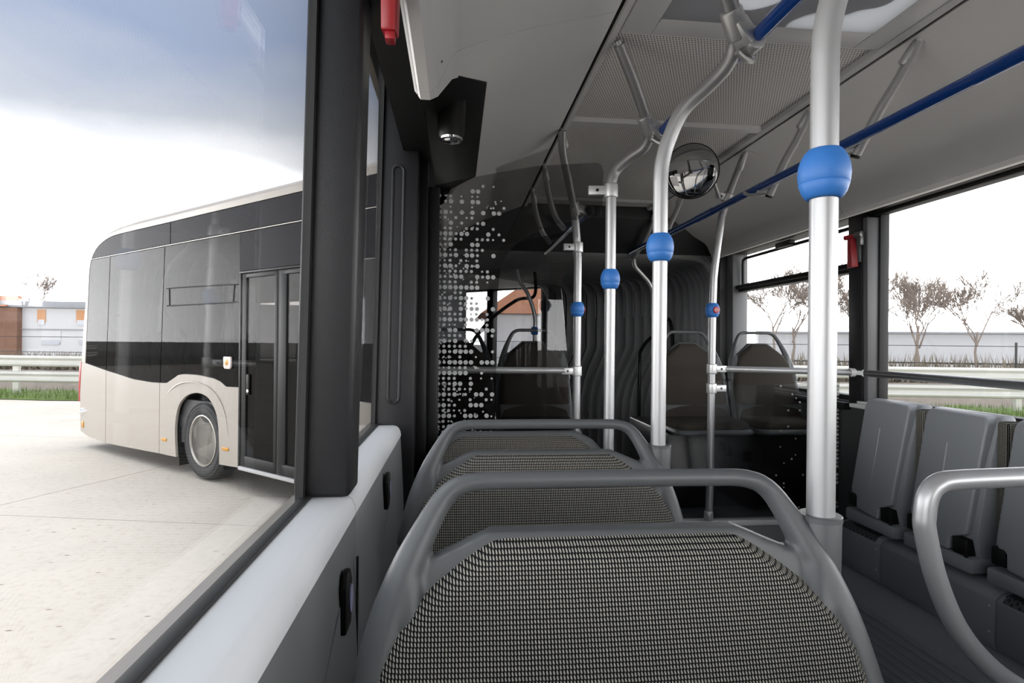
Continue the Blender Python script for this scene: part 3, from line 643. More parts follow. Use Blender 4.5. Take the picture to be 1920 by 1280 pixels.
bl3 = thing('blue_grab_rail', 'short blue rail with black end cap seen through the smoked glass', 'grab rail', (.66, 3.4, 2.39), group='blue ceiling rails')
part('tube', M_BLUE, bl3, lambda b: b.tube([(.665, 2.79, 2.385), (.665, 4.15, 2.385)], .0165, 18), angle=60)
part('end_cap', M_BLK, bl3, lambda b: b.lathe((.665, 2.752, 2.385), (0, 1, 0), [(0, .018), (.004, .0225), (.045, .0225), (.05, .018)], 20))

# right ceiling hangers
HANG = []
def hanger(label, yb_, y1, x0=1.428, arch=False):
    h = thing('rail_hanger', label, 'rail hanger', (x0, yb_, 2.68), group='grey hangers of the right blue rail')
    pth = spline([(x0, yb_, 2.668), (x0 - .02, yb_ + .05, 2.58), (x0 - .045, yb_ + .11, 2.49), (RRX + .036, y1, 2.375)], 5)
    part('tube', mat('hanger_grey', (.46, .46, .46), .42, metal=.2), h, lambda b: b.tube(pth, .0165, 16), angle=60)
    bracket(h, (x0 + .002, yb_ - .006, 2.685), (-.25, .5, -.85))
    part('foot_cap', M_BLK, h, lambda b: b.lathe((RRX + .036, y1 + .002, 2.373), (-.2, .35, -.9), [(0, .0165), (.008, .0165), (.010, .013)], 16))
    part('clamp_jaw', M_CAST, h, lambda b: (b.tube(spline([(RRX - .028, y1 + .10, RRZ - .004), (RRX - .02, y1 + .07, RRZ - .022), (RRX + .01, y1 + .03, RRZ - .028), (RRX + .036, y1, RRZ - .026)], 4), .0075, 8), b.bar((RRX, y1 + .03, RRZ - .012), (RRX + .03, y1, RRZ - .022), .03, .022)))
    return h
hanger('nearest grey hanger of the right blue rail', 1.612, 1.80)
hanger('second grey hanger of the right rail, half behind the thick pole', 2.150, 2.335)
hanger('far grey hanger of the right rail, behind the round mirror', 3.43, 3.60)
h4 = hanger('last grey hanger at the far end of the right rail', 3.90, 4.22)
part('curved_end', M_CAST, h4, lambda b: b.tube(spline([(RRX + .036, 4.22, 2.37), (RRX + .05, 4.23, 2.31), (RRX + .11, 4.26, 2.26), (RRX + .2, 4.3, 2.17), (RRX + .25, 4.32, 2.0), (RRX + .26, 4.33, 1.7)], 5), .016, 12))
# hangers on the left beyond the partition
for yb_, lb in ((3.02, 'grey ceiling hanger seen through the top of the smoked glass'), (3.50, 'far grey ceiling hanger seen through the dotted glass')):
    h = thing('rail_hanger', lb, 'rail hanger', (.47, yb_, 2.68), group='grey hangers on the left ceiling edge')
    pth = spline([(.472, yb_, 2.67), (.50, yb_ + .07, 2.57), (.56, yb_ + .17, 2.45), (.63, yb_ + .25, 2.39)], 5)
    part('tube', MATS['hanger_grey'], h, lambda b: b.tube(pth, .0165, 14), angle=60); bracket(h, (.468, yb_ - .006, 2.685), (.25, .5, -.85))

# convex mirror on its arm
mi = thing('convex_mirror', 'round convex mirror in black rim under the ceiling', 'mirror', (1.13, 2.62, 2.55))
mc = Vector((1.118, 2.60, 2.549)); mn = Vector((-.46, -.86, -.18)).normalized()
part('mirror_dome', M_MIRROR, mi, lambda b: b.lathe(mc - mn * .012, mn, [(0, .125)] + [(.012 + .024 * cos(a) - .0, .1265 * sin(a)) for a in [pi / 2 - pi / 2 * i / 14 for i in range(14)]] + [(.036, .001)], 48), angle=80)
part('rim', M_BLK, mi, lambda b: b.lathe(mc - mn * .022, mn, [(0, .09), (.002, .125), (.008, .131), (.016, .131), (.018, .1262), (.012, .12)], 48))
part('arm', M_CAST, mi, lambda b: b.tube([mc - mn * .02, mc - mn * .06 + Vector((.10, 0, 0)), (1.34, 2.765, 2.475)], .011, 12))

# ------------------------------------------------------------------ dotted glass partitions
random.seed(7)
def dots(b, y, x_of, zlo, zhi, x0, x1, inside, fade):
    pitch = .0205; rows = int((zhi - zlo) / pitch); th = .0006
    for r in range(rows):
        z = zlo + (r + .5) * pitch; big = r % 2 == 0
        for c in range(int((x1 - x0) / pitch)):
            x = x0 + (c + .5) * pitch + (0 if big else -.002); t = (x - x0) / (x1 - x0)
            if random.random() > fade(t, z) or not inside(x, z): continue
            q = (.0086 if big else .0060) * (1 if random.random() < .75 else .68)
            n = 12; ring = [(x + q * cos(2 * pi * k / n), y, z + q * sin(2 * pi * k / n)) for k in range(n)]
            b.prism(ring, (0, -th, 0))
    # small scattered satellites
    for k in range(int(rows * 7)):
        z = random.uniform(zlo, zhi); x = x0 + (x1 - x0) * random.random() ** 1.2 * .8; t = (x - x0) / (x1 - x0)
        if not inside(x, z) or random.random() > fade(t, z) * .8: continue
        q = random.choice((.0022, .0030, .0038)); b.prism([(x + q * cos(2 * pi * i / 8), y, z + q * sin(2 * pi * i / 8)) for i in range(8)], (0, -th, 0))
gp = thing('glass_partition', 'smoked glass panel with pale printed dots behind the third seat', 'partition', (.2, 2.14, .5))
YP = 2.155
outl = [(-.11, 1.0), (.150, 1.0), (.155, 1.60), (.158, 1.86)] + spline([(.160, 1.93), (.175, 2.02), (.215, 2.085), (.29, 2.14), (.40, 2.185), (.548, 2.215), (.566, 2.235)], 4) + [(.570, 2.39), (.562, 2.415), (.545, 2.425), (.30, 2.402), (.0, 2.335), (-.11, 2.305)]
part('pane', G_TINT, gp, lambda b: b.prism([(x, YP, z) for x, z in outl], (0, .005, 0)), smooth=False)
part('dot_print', M_DOT, gp, lambda b: dots(b, YP - .0005, None, 1.30, 2.33, -.075, .24, lambda x, z: (x < .15 or z > 2.1) and z < 2.30 + x * .25, lambda t, z: (.97 if t < .22 else max(0, .95 - t * 1.0)) * (1 if z < 2.12 else .75)), smooth=False, label='pale printed dots')
gq = thing('glass_partition', 'large smoked glass panel in front of the left podium seats', 'partition', (.3, 2.82, .8))
YQ = 2.83
outq = [(-.2, .82), (.585, .82), (.600, .84), (.575, 1.60), (.545, 1.90)] + spline([(.535, 1.99), (.545, 2.06), (.575, 2.095), (.590, 2.12)], 4) + [(.595, 2.27), (.585, 2.285), (.56, 2.285), (.40, 2.25), (-.2, 2.10)]
part('pane', G_TINT, gq, lambda b: b.prism([(x, YQ, z) for x, z in outq], (0, .005, 0)), smooth=False)
rl = thing('partition_rail', 'dark horizontal rail across the left smoked glass', 'grab rail', (.2, 2.80, 1.57))
part('tube', M_ALU, rl, lambda b: b.tube([(-.15, 2.81, 1.575), (.55, 2.82, 1.575)], .0165, 16), angle=60)
# right podium partition with its rail
gr = thing('glass_partition', 'clear dotted glass panel under the rail on the right podium', 'partition', (1.7, 2.82, ZP))
G_CLEAR = glass('clear_pane', (.86, .87, .87))
outr = [(1.345, ZP + .01), (2.05, ZP + .01), (2.05, 1.545), (2.0, 1.545), (1.80, 1.508), (1.55, 1.503), (1.44, 1.515), (1.40, 1.53), (1.355, 1.535), (1.345, 1.525)]
part('pane', G_CLEAR, gr, lambda b: b.prism([(x, 2.815, z) for x, z in outr], (0, .005, 0)), smooth=False)
def dots_r(b):
    pitch = .0215
    for r in range(34):
        z = ZP + .02 + r * pitch; big = r % 2 == 0
        for c in range(17):
            x = 2.04 - c * pitch; t = c / 17
            if z > 1.50 or (c > 3 and random.random() > .07) or (c <= 3 and z < 1.05 and random.random() > .3): continue
            q = .0088 if big else .0062
            if c > 3: q *= .6
            b.prism([(x + q * cos(2 * pi * i / 12), 2.8145, z + q * sin(2 * pi * i / 12)) for i in range(12)], (0, -.0006, 0))
part('dot_print', M_DOT, gr, dots_r, smooth=False, label='pale printed dots')
rr = thing('partition_rail', 'silver rail from the STOP button pole to the right wall', 'grab rail', (1.7, 2.80, 1.58))
part('tube', M_ALU, rr, lambda b: b.tube([(1.40, 2.80, 1.588), (2.065, 2.695, 1.577)], .0165, 18), angle=60)
part('corner_joint', M_WHITE, rr, lambda b: (b.lathe((2.025, 2.700, 1.578), (1, -.16, 0), [(0, .019), (.003, .0225), (.05, .0225), (.055, .019)], 20), b.lathe((2.062, 2.71, 1.578), (0, -1, 0), [(0, .019), (.003, .0225), (.07, .0225), (.075, .019)], 20)))
wr2 = thing('wall_rail', 'dark silver rail running along the large right window', 'grab rail', (2.06, 1.5, 1.57))
part('tube', mat('rail_dark_silver', (0.288, 0.288, 0.2944), .35, metal=.9), wr2, lambda b: b.tube([(2.062, 2.66, 1.578), (2.045, YF, 1.578)], .0175, 18), angle=60)

# curved grab bar on the right of the near aisle
gb = thing('curved_grab_bar', 'curved silver grab bar at the right edge beside the aisle', 'grab bar', (.95, .93, 1.0))
gpath = spline([(1.62, .955, 1.483), (1.30, .945, 1.483), (1.05, .93, 1.481), (.905, .93, 1.477), (.868, .93, 1.470), (.850, .93, 1.450), (.8435, .93, 1.415), (.845, .93, 1.385), (.867, .93, 1.300), (.908, .93, 1.212), (.970, .93, 1.140), (1.05, .93, 1.085), (1.18, .93, 1.02), (1.45, .93, .92)], 6)
part('tube', M_ALU, gb, lambda b: b.tube(gpath, .0178, 24), angle=60)
part('floor_post', M_ALU, gb, lambda b: b.tube([(1.45, .93, .93), (1.45, .93, .42)], .0178, 20), angle=60)
part('back_post', M_ALU, gb, lambda b: b.tube([(1.62, .955, 1.483), (1.62, .955, .42)], .0178, 20), angle=60)

# ------------------------------------------------------------------ folding seats along the right wall
def fold_seat(label, y0, y1):
    t = thing('folding_seat', label, 'folding seat', (1.85, (y0 + y1) / 2, .95), group='grey folding seats along the right wall')
    ym = (y0 + y1) / 2; w = y1 - y0
    # backrest shell: tall slab, top leaning to the wall
    def shell(b):
        pr = [(1.82, .955), (1.80, 1.05), (1.845, 1.30), (1.885, 1.465), (1.90, 1.478), (1.94, 1.478), (1.95, 1.46), (1.92, 1.0), (1.90, .955)]
        b.prism([(x, y0, z) for x, z in pr], (0, w, 0))
    part('back_shell', M_SHELL2, t, shell, bevel=.010, bseg=2)
    # folded-up seat pan, slightly proud, tapering at the foot
    def pan(b):
        g0, g1 = y0 + .012, y1 - .014
        P = [(1.852, g0 + .012, 1.470), (1.852, g1 - .018, 1.476), (1.846, g1 - .004, 1.452), (1.781, g1 - .006, 1.075), (1.776, g1 - .020, 1.052), (1.775, g1 - .048, 1.050), (1.771, g1 - .052, 1.03), (1.768, g1 - .055, .998), (1.768, g0 + .075, .985), (1.771, g0 + .070, 1.035), (1.774, g0 + .045, 1.045), (1.778, g0 + .012, 1.06), (1.846, g0 + .002, 1.452)]
        b.prism(P, (.055, 0, .006))
    pn = part('seat_pan', M_SHELL2, t, pan, bevel=.009, bseg=3)
    part('pressed_line', mat('pressed_line_grey', (0.288, 0.3008, 0.32), .4), pn, lambda b: b.tube([(1.8305, ym + .01, 1.36), (1.786, ym + .005, 1.11)], .0028, 8))
    part('hinge', M_BLK, t, lambda b: b.box(1.775, 1.83, y0 + .018, y0 + .075, .985, 1.045), bevel=.005)
    part('hinge', M_BLK, t, lambda b: b.box(1.775, 1.83, y1 - .06, y1 - .012, 1.0, 1.06), bevel=.005)
    part('base_rail', M_SHELL2, t, lambda b: b.box(1.772, 1.90, y0 - .004, y1 + .004, .93, .985), bevel=.012)
    part('bolt', M_SCREW, t, lambda b: b.lathe((1.771, y0 + .012, .992), (-1, 0, 0), [(0, .008), (.004, .007), (.004, .001)], 10))
    return t
fold_seat('grey folding seat next to the black pillar, farthest of the three', 2.105, 2.385)
fold_seat('grey folding seat in the middle of the three', 1.765, 2.055)
fold_seat('grey folding seat cut by the right edge of the picture', 1.41, 1.705)
for y, lb in ((2.080, 'farther narrow knit cushion strip between the folding seats'), (1.735, 'nearer narrow knit cushion strip between the folding seats')):
    o = part('back_cushion', M_FAB, None, lambda b: b.box(1.86, 1.93, y - .02, y + .022, 1.0, 1.462), bevel=.008)
    ul = o.data.uv_layers.new(name='UVMap')
    for lp in o.data.loops: c = o.data.vertices[lp.vertex_index].co; ul.data[lp.index].uv = (c.y + c.x, c.z)
    tag(o, lb, 'cushion', 'knit strips behind the folding seats')
# heater ducts below
def duct(label, y0, y1, grille):
    t = thing('heater_duct', label, 'heater', (1.9, (y0 + y1) / 2, .7), group='charcoal heater covers under the folding seats')
    def body(b):
        pr = [(1.775, .72), (1.768, .76), (1.772, .885), (1.790, .908), (1.86, .925), (2.04, .925), (2.04, .72)]
        b.prism([(x, y0, z) for x, z in pr], (0, y1 - y0, 0))
    part('cover', M_DUCT, t, body, bevel=.006)
    if grille: part('grille', M_PERFD, t, lambda b: b.prism([(1.7735, y0 + .03, .887), (1.7885, y0 + .03, .9105), (1.85, y0 + .03, .9265), (1.85, y0 + .03, .924), (1.79, y0 + .03, .908)], (0, y1 - y0 - .05, 0)), smooth=False)
    for z in (.775, .86): part('rivet', M_CAST, t, lambda b: b.lathe((1.7695, y0 + .018, z), (-1, 0, 0), [(0, .004), (.002, .003), (.0025, .0005)], 8))
    return t
duct('perforated end of the heater cover below the farthest folding seat', 2.175, 2.43, True)
duct('long plain heater cover below the folding seats', 1.672, 2.172, False)
duct('perforated heater cover cut by the right picture edge', 1.2, 1.669, True)
ks = thing('kick_strip', 'ribbed dark kick strip along the right floor edge', 'floor strip', (1.75, 1.8, .6))
part('strip', M_DUCT, ks, lambda b: b.prism([(1.66, YF, .45), (1.73, YF, .615), (1.80, YF, .715), (2.05, YF, .715), (2.05, YF, .42), (1.66, YF, .42)], (0, 2.78 - YF, 0)), smooth=False)
for i in range(6):
    x = 1.668 + i * .0105; z = .472 + i * .0247
    part('rib', M_DUCT, ks, lambda b: b.bar((x, YF, z + .003), (x, 2.75, z + .003), .006, .006))

# ------------------------------------------------------------------ small fittings
def usb(label, y, z, k):
    u = thing('usb_socket', label, 'socket', (-.18, y, z), group='usb sockets in the left side panels')
    def body(b):
        pts = []
        for a, c in ((-.026, -.046), (.016, -.046), (.026, -.026), (.026, .024), (.012, .046), (-.012, .046), (-.026, .026)): pts.append((-.1840, y + a * k, z + c * k))
        b.prism(pts, (.012, 0, 0))
    part('housing', M_BLK, u, body, bevel=.004)
    part('cover', M_USB, u, lambda b: b.loft([[(-.1722 + h, y + .006 * k + .0125 * k * cos(2 * pi * i / 20), z + .022 * k * sin(2 * pi * i / 20)) for i in range(20)] for h in (0, .0025)]))
usb('black usb socket with pale lilac cover, the nearer one', .955, 1.288, 1.05)
usb('black usb socket with pale lilac cover, farther along by the second seat', 1.515, 1.322, 1.0)

# hammers
hl = thing('emergency_hammer', 'red emergency hammer handle beside the left black pillar', 'hammer', (-.13, 1.05, 2.3), group='red emergency hammers')
part('handle', M_RED, hl, lambda b: b.hexa([(-.143, 1.04, 2.287), (-.116, 1.04, 2.287), (-.112, 1.075, 2.287), (-.14, 1.075, 2.287), (-.146, 1.03, 2.50), (-.112, 1.03, 2.50), (-.108, 1.07, 2.50), (-.142, 1.07, 2.50)]), bevel=.005)
part('tip', M_RED, hl, lambda b: b.box(-.136, -.118, 1.045, 1.07, 2.273, 2.29), bevel=.003)
hr = thing('emergency_hammer', 'red emergency hammer with grey holder on the right window pillar', 'hammer', (2.03, 2.8, 2.2), group='red emergency hammers')
hx, hy = 2.012, 2.672
part('handle', M_RED, hr, lambda b: b.hexa([(hx - .012, hy - .006, 2.115), (hx + .012, hy - .026, 2.115), (hx + .016, hy + .018, 2.115), (hx - .008, hy + .034, 2.115), (hx - .012, hy + .006, 2.27), (hx + .01, hy - .006, 2.27), (hx + .016, hy + .026, 2.27), (hx - .006, hy + .038, 2.27)]), bevel=.004)
part('head', M_RED, hr, lambda b: b.cyl((hx - .012, hy + .045, 2.272), (hx + .004, hy - .01, 2.275), .0125, 14))
part('holder', mat('holder_grey', (.13, .13, .13), .35, metal=.3), hr, lambda b: (b.cyl((hx + .004, hy - .01, 2.275), (hx + .012, hy - .05, 2.277), .017, 14), b.box(hx, hx + .025, hy - .05, hy - .022, 2.222, 2.27), b.box(hx + .014, hx + .03, hy - .03, hy + .04, 2.14, 2.28)), bevel=.003)
# camera dome in its black recess
cd = thing('security_camera', 'black recessed panel with a small chrome dome camera beside the left cove', 'camera', (-.02, 1.7, 2.4))
part('housing', M_BLK, cd, lambda b: b.hexa([(-.11, 1.42, 2.412), (.088, 1.735, 2.520), (.088, 2.73, 2.520), (-.11, 2.73, 2.412), (-.11, 1.42, 2.535), (.088, 1.735, 2.535), (.088, 2.73, 2.535), (-.11, 2.73, 2.535)]), bevel=.004)
part('dome_base', M_BLK, cd, lambda b: b.lathe((-.022, 1.80, 2.49), (0, 0, -1), [(0, .046), (.10, .043), (.128, .036)], 28))
part('chrome_ring', M_CHROME, cd, lambda b: b.lathe((-.022, 1.80, 2.366), (0, 0, -1), [(0, .030), (0, .037), (.006, .036), (.007, .030)], 28))
part('dome', M_CHROME, cd, lambda b: b.lathe((-.022, 1.80, 2.364), (0, 0, -1), [(0, .030), (.008, .023), (.013, .014), (.015, .001)], 24))

# ------------------------------------------------------------------ bellows of the joint
bel = thing('bellows', 'dark pleated rubber bellows joining the two bus sections', 'bellows', (PIV.x, PIV.y, .42))
def hoop(phi, o, inset=0.0):
    """inner outline of the passage in the plane turned by phi about the pivot, o metres along it"""
    side = [(1.11, .40), (.90 if False else .96, .42)]
    half = [(.80, .40), (.80, .95), (.815, 1.12), (.865, 1.30), (.94, 1.44), (1.02, 1.56), (1.075, 1.645), (1.085, 1.69), (1.085, 1.80), (1.085, 2.0), (1.085, 2.16), (1.075, 2.25), (1.045, 2.32), (.99, 2.375), (.92, 2.40), (.75, 2.41), (.4, 2.415), (0, 2.415)]
    pts = []
    for w, z in half:
        w2 = w - inset * (1 if z < 2.36 else .3); z2 = z - inset * (1.0 if z > 2.3 else 0)
        pts.append((w2, z2))
    loop = pts + [(-w, z) for w, z in reversed(pts[:-1])]
    c, s_ = cos(phi), sin(phi)
    return [Vector((PIV.x + c * w - s_ * o, PIV.y + s_ * w + c * o, z)) for w, z in loop]
NF = 22
def st(t): return TH * t, -1.2 + (0.75 + 1.2) * t
for i in range(NF):
    def fold(b):
        L = []
        for k in range(7):
            t = (i + .15 + .70 * k / 6) / NF; ph, o = st(t); L.append(hoop(ph, o, .085 * sin(pi * k / 6) ** .35 - .055))
        b.loft(L, closed=False)
    fo_ = part('bellows_fold', M_BELL, bel, fold, angle=50)
    ph, o = st((i + .0) / NF); H_ = hoop(ph, o, -.012)
    part('hoop_wire', M_CAST, fo_, lambda b: b.tube([H_[9], H_[10], H_[11], H_[12], H_[13]], .0045, 6))
    part('hoop_wire', M_CAST, fo_, lambda b: b.tube(H_[1:8], .0035, 6))
part('gap_shade', M_RUB, bel, lambda b: b.loft([hoop(*st(k / 24), -.06) for k in range(25)], closed=False))  # black sheet puts the shade of the pleat gaps into colour
tt = thing('turntable', 'dark round turntable floor inside the joint', 'turntable', (PIV.x, PIV.y, .40))
part('disc', M_FLOOR, tt, lambda b: b.lathe((PIV.x, PIV.y, .36), (0, 0, 1), [(0, 1.25), (.055, 1.25), (.06, 1.24)], 64))
part('arch_rail', M_BLK, tt, lambda b: b.tube(spline([(1.55, 4.62, .42), (1.55, 4.62, 1.45), (1.60, 4.72, 1.66), (1.78, 4.85, 1.80), (1.95, 4.92, 1.84), (1.97, 4.95, .42)], 7), .016, 12))
part('arch_rail', M_BLK, tt, lambda b: b.tube(spline([(.10, 4.85, .42), (.10, 4.9, 1.5), (.25, 5.05, 1.85), (.55, 5.2, 2.1), (.74, 5.3, 2.16), (.74, 5.3, 2.41)], 7), .016, 12))
jp = thing('joint_pole', 'dark slim pole with a blue ball inside the joint, behind the smoked glass', 'pole', (.72, 5.12, .42))
part('tube', M_CAST, jp, lambda b: b.tube(spline([(.72, 5.12, .42), (.72, 5.12, 1.7), (.72, 5.12, 1.95), (.66, 5.13, 2.15), (.58, 5.15, 2.28), (.55, 5.15, 2.41)], 6), .018, 16)); ball(jp, (.72, 5.12, 1.82))

# ------------------------------------------------------------------ rear section of the bus (local: x right, y towards the rear)
def rearE(name, label, cat=None, kind=None):
    o = empty(name, PIV, TH); WORLD[o.name] = Vector((0, 0, 0)); return tag(o, label, cat, kind=kind)
rs = rearE('bus_rear_section', 'beige and black rear section of the articulated bus swung round outside the window', 'bus')
V = -1.275
def lp(name, m, parent, fn, **k): return part(name, m, parent, fn, local=True, **k)
SIL = spline([(.78, 3.352), (2.5, 3.354), (5.2, 3.352), (5.9, 3.350), (6.42, 3.334), (6.80, 3.300), (7.12, 3.235), (7.34, 3.135), (7.48, 3.01), (7.565, 2.86), (7.61, 2.70), (7.70, 2.25), (7.76, 1.98), (7.84, 1.32), (7.87, .81), (7.86, .45), (7.83, .25)], 3)
def nrm(k):
    a = Vector(SIL[max(k - 1, 0)]); b_ = Vector(SIL[min(k + 1, len(SIL) - 1)]); t = (b_ - a).normalized(); return Vector((-t.y, t.x))   # points outward/up for the path direction
def roof(b):
    rows = []
    for k, p in enumerate(SIL):
        n = nrm(k); n = n if (n.y > 0 or n.x > 0) else -n
        row = []
        for v, d in [(V, .075), (V + .008, .045), (V + .03, .018), (V + .07, .003), (V + .15, 0), (0, -.02), (-V - .15, 0), (-V - .07, .003), (-V - .03, .018), (-V - .008, .045), (-V, .075)]:
            row.append((v, p[0] - n.x * d, p[1] - n.y * d))
        rows.append(row)
    b.loft(rows, closed=False)
lp('roof_shell', M_BEIGE, rs, roof, angle=60)
INN = spline([(.78, 3.215), (3.9, 3.215), (5.2, 3.212), (6.33, 3.212), (6.75, 3.195), (7.05, 3.14), (7.26, 3.06), (7.40, 2.96), (7.47, 2.86), (7.515, 2.70), (7.56, 2.2), (7.60, 1.75), (7.635, 1.318)], 3)
def band(b):
    out = [p for k, p in enumerate(SIL)]; o2 = []
    for k, p in enumerate(SIL):
        n = nrm(k); n = n if (n.y > 0 or n.x > 0) else -n; o2.append((p[0] - n.x * .07, p[1] - n.y * .07))
    cut = [p for p in o2 if p[1] > 1.33] + [(7.775, 1.325)]
    poly = cut + list(reversed(INN)); b.prism([(V, y, z) for y, z in poly], (.03, 0, 0))
lp('corner_frame', M_BEIGE, rs, band, smooth=False)
def lpoly(name, m, poly, th=.03, off=0.0, bevel=.003, parent=rs, **k): return lp(name, m, parent, lambda b: b.prism([(V + off, y, z) for y, z in poly], (th, 0, 0)), bevel=bevel, smooth=False, **k)
g = .008
def below(y):   # upper black band follows the frame near the rear corner
    return [p for p in INN if p[1] > 2.93]
lpoly('upper_panel', M_BBLK, [(4.92 + g, 2.925), (7.43, 2.925)] + [(y - .006, z - .008) for y, z in reversed([p for p in INN if p[0] > 4.95 and p[1] > 2.935])] + [(4.92 + g, 3.205)])
lpoly('upper_panel', M_BBLK, [(2.10 + g, 2.925), (4.92 - g, 2.925), (4.92 - g, 3.207), (2.10 + g, 3.207)])
lpoly('upper_panel', M_BBLK, [(.80, 2.925), (2.10 - g, 2.925), (2.10 - g, 3.207), (.80, 3.207)])
lpoly('upper_seam', M_RIM, [(.80, 2.912), (7.44, 2.912), (7.44, 2.920), (.80, 2.920)], th=.02, off=-.002, bevel=0)
GL = [(7.622, 1.325), (6.86, 1.240), (6.84, 1.238), (5.95, 1.152), (5.39, 1.135), (5.165, 1.139), (5.15, 1.139), (4.99, 1.146), (4.80, 1.216), (4.69, 1.262), (4.55, 1.280), (4.2, 1.283), (3.84, 1.259), (3.686, 1.229), (3.56, 1.176), (3.30, 1.182)]
TOPZ = 2.904
def sidepane(poly): return lpoly('side_pane', G_BUS, poly, th=.006, off=.004, bevel=0)
sidepane([(7.505, TOPZ), (7.622, 1.325), (6.868, 1.241), (6.765, TOPZ)])
sidepane([(6.745, TOPZ), (6.848, 1.239), (5.95, 1.152), (5.39, 1.135), (5.18, 1.139), (5.085, TOPZ)])
sidepane([(5.065, TOPZ), (5.16, 1.139)] + GL[7:] + [(3.30, TOPZ)])
sidepane([(.80, 2.455), (1.86, 2.455), (1.86, 1.16), (.80, 1.16)])
lpoly('pane_joint', M_RUB, [(6.752, TOPZ), (6.855, 1.24), (6.862, 1.24), (6.758, TOPZ)], th=.008, off=.012, bevel=0); lpoly('pane_joint', M_RUB, [(5.072, TOPZ), (5.166, 1.139), (5.174, 1.139), (5.079, TOPZ)], th=.008, off=.012, bevel=0)
# black print border inside the panes
lpoly('inner_border', M_BLK, [(3.30, 2.56), (7.50, 2.56), (7.50, 2.90), (3.30, 2.90)], th=.02, off=.02, bevel=0)
lpoly('inner_border', M_BLK, [(3.30, 1.12), (5.10, 1.12), (7.60, 1.2), (7.60, 1.45), (3.30, 1.40)], th=.02, off=.02, bevel=0)
for y in (3.34, 5.12, 6.81): lpoly('inner_border', M_BLK, [(y - .05, 1.2), (y + .05, 1.2), (y + .03, 2.9), (y - .07, 2.9)], th=.03, off=.02, bevel=0)
# vent window outline: dark thin frame
vt = spline([(4.93, 2.16), (4.94, 2.335), (4.93, 2.352), (4.91, 2.36), (3.44, 2.336), (3.42, 2.328), (3.41, 2.31), (3.43, 2.16), (3.435, 2.14), (3.455, 2.132), (4.90, 2.134), (4.925, 2.14), (4.93, 2.16)], 2)
lp('vent_frame', M_RUB, rs, lambda b: b.tube([(V + .002, y, z) for y, z in vt], .008, 8, caps=False))
# beige lower panels
lpoly('lower_panel', M_BEIGE, [(6.862, 1.232), (7.625, 1.317), (7.775, 1.32), (7.83, .82), (7.80, .25), (7.50, .195), (6.862, .165)])
lpoly('lower_panel', M_BEIGE, [(5.178, 1.131), (5.39, 1.127), (5.95, 1.144), (6.848, 1.230), (6.848, .164), (6.3, .175), (5.178, .21)])
ARCH = spline([(4.72, .22), (4.752, .50), (4.735, .70), (4.66, .875), (4.50, .995), (4.32, 1.048), (4.14, 1.058), (3.96, 1.02), (3.82, .915), (3.735, .76), (3.70, .50), (3.692, .235)], 3)
lpoly('wheel_panel', M_BEIGE, [(5.164, .21), (5.164, 1.131)] + [(y, z - .008) for y, z in GL[6:]] + [(3.30, .275)] + list(reversed(ARCH)) if False else [(5.164, .212), (5.164, 1.131)] + [(y, z - .008) for y, z in GL[7:]] + [(3.30, .278), (3.692, .262)] + list(reversed(ARCH))[1:], bevel=0)
lp('arch_flare', M_BEIGE, rs, lambda b: b.tube(spline([(V + .01, 4.98, 1.0), (V - .006, 4.70, 1.13), (V - .010, 4.35, 1.185), (V - .010, 4.0, 1.155), (V - .008, 3.75, 1.05), (V - .004, 3.58, .86), (V + .006, 3.50, .6)], 5), .009, 8))
lpoly('lower_panel', M_BEIGE, [(.80, .26), (1.86, .27), (1.86, 1.15), (.80, 1.15)])
lp('arch_liner', M_BLK, rs, lambda b: b.loft([[(x, y * 1.0, z) for y, z in [(4.80, .2)] + [(4.21 + (y - 4.21) * 1.06, .5 + (z - .5) * 1.04) for y, z in ARCH] + [(3.63, .2)]] for x in (V + .03, V + .70)], closed=False))
lp('mud_flap', M_BLK, rs, lambda b: b.box(V + .05, V + .5, 4.74, 4.76, .10, .6))
lp('underbody', M_BLK, rs, lambda b: (b.box(V + .05, -V - .05, .8, 3.65, .30, .40), b.box(V + .72, -V - .72, 3.6, 4.85, .30, .40), b.box(V + .05, -V - .05, 4.82, 7.7, .24, .40), b.box(V + .70, V + .72, 3.6, 4.85, .3, 1.15)))
lp('axle', M_HUB, rs, lambda b: b.cyl((V + .3, 4.16, .48), (-V - .3, 4.16, .48), .09, 16))
# wheels
def wheel(s):
    x0 = s * (1.275 - .035); ax = (s, 0, 0); c = (s * .93, 4.16, .479)
    tyre = lp('tyre', M_TYRE, rs, lambda b: b.lathe(c, ax, [(.03, .31), (.02, .36), (.03, .43), (.05, .462), (.08, .478), (.24, .479), (.27, .465), (.30, .43), (.308, .385), (.300, .335), (.285, .312)], 56), angle=40)
    for r_ in (.40, .445): lp('tyre_ring', M_TYRE, tyre, lambda b: b.tube([(c[0] + s * (.305 if r_ < .42 else .295), c[1] + r_ * cos(2 * pi * i / 48), c[2] + r_ * sin(2 * pi * i / 48)) for i in range(49)], .006, 6, caps=False))
    rim = lp('rim', M_RIM, rs, lambda b: b.lathe(c, ax, [(.285, .313), (.304, .312), (.306, .300), (.292, .293), (.22, .283), (.15, .262), (.10, .252), (.07, .245), (.03, .24), (.02, .215), (.02, .205)], 56), angle=35)
    lp('hub', M_HUB, rs, lambda b: b.lathe(c, ax, [(.0, .235), (.012, .22), (.02, .13), (.12, .115), (.13, .09), (.13, .001)], 40))
    for k in range(10):
        a = 2 * pi * k / 10; lp('wheel_nut', M_CAST, rim, lambda b: b.lathe((c[0] + s * .014, c[1] + .167 * cos(a), c[2] + .167 * sin(a)), ax, [(0, .014), (.03, .014), (.034, .009)], 6))
wheel(-1); wheel(1)
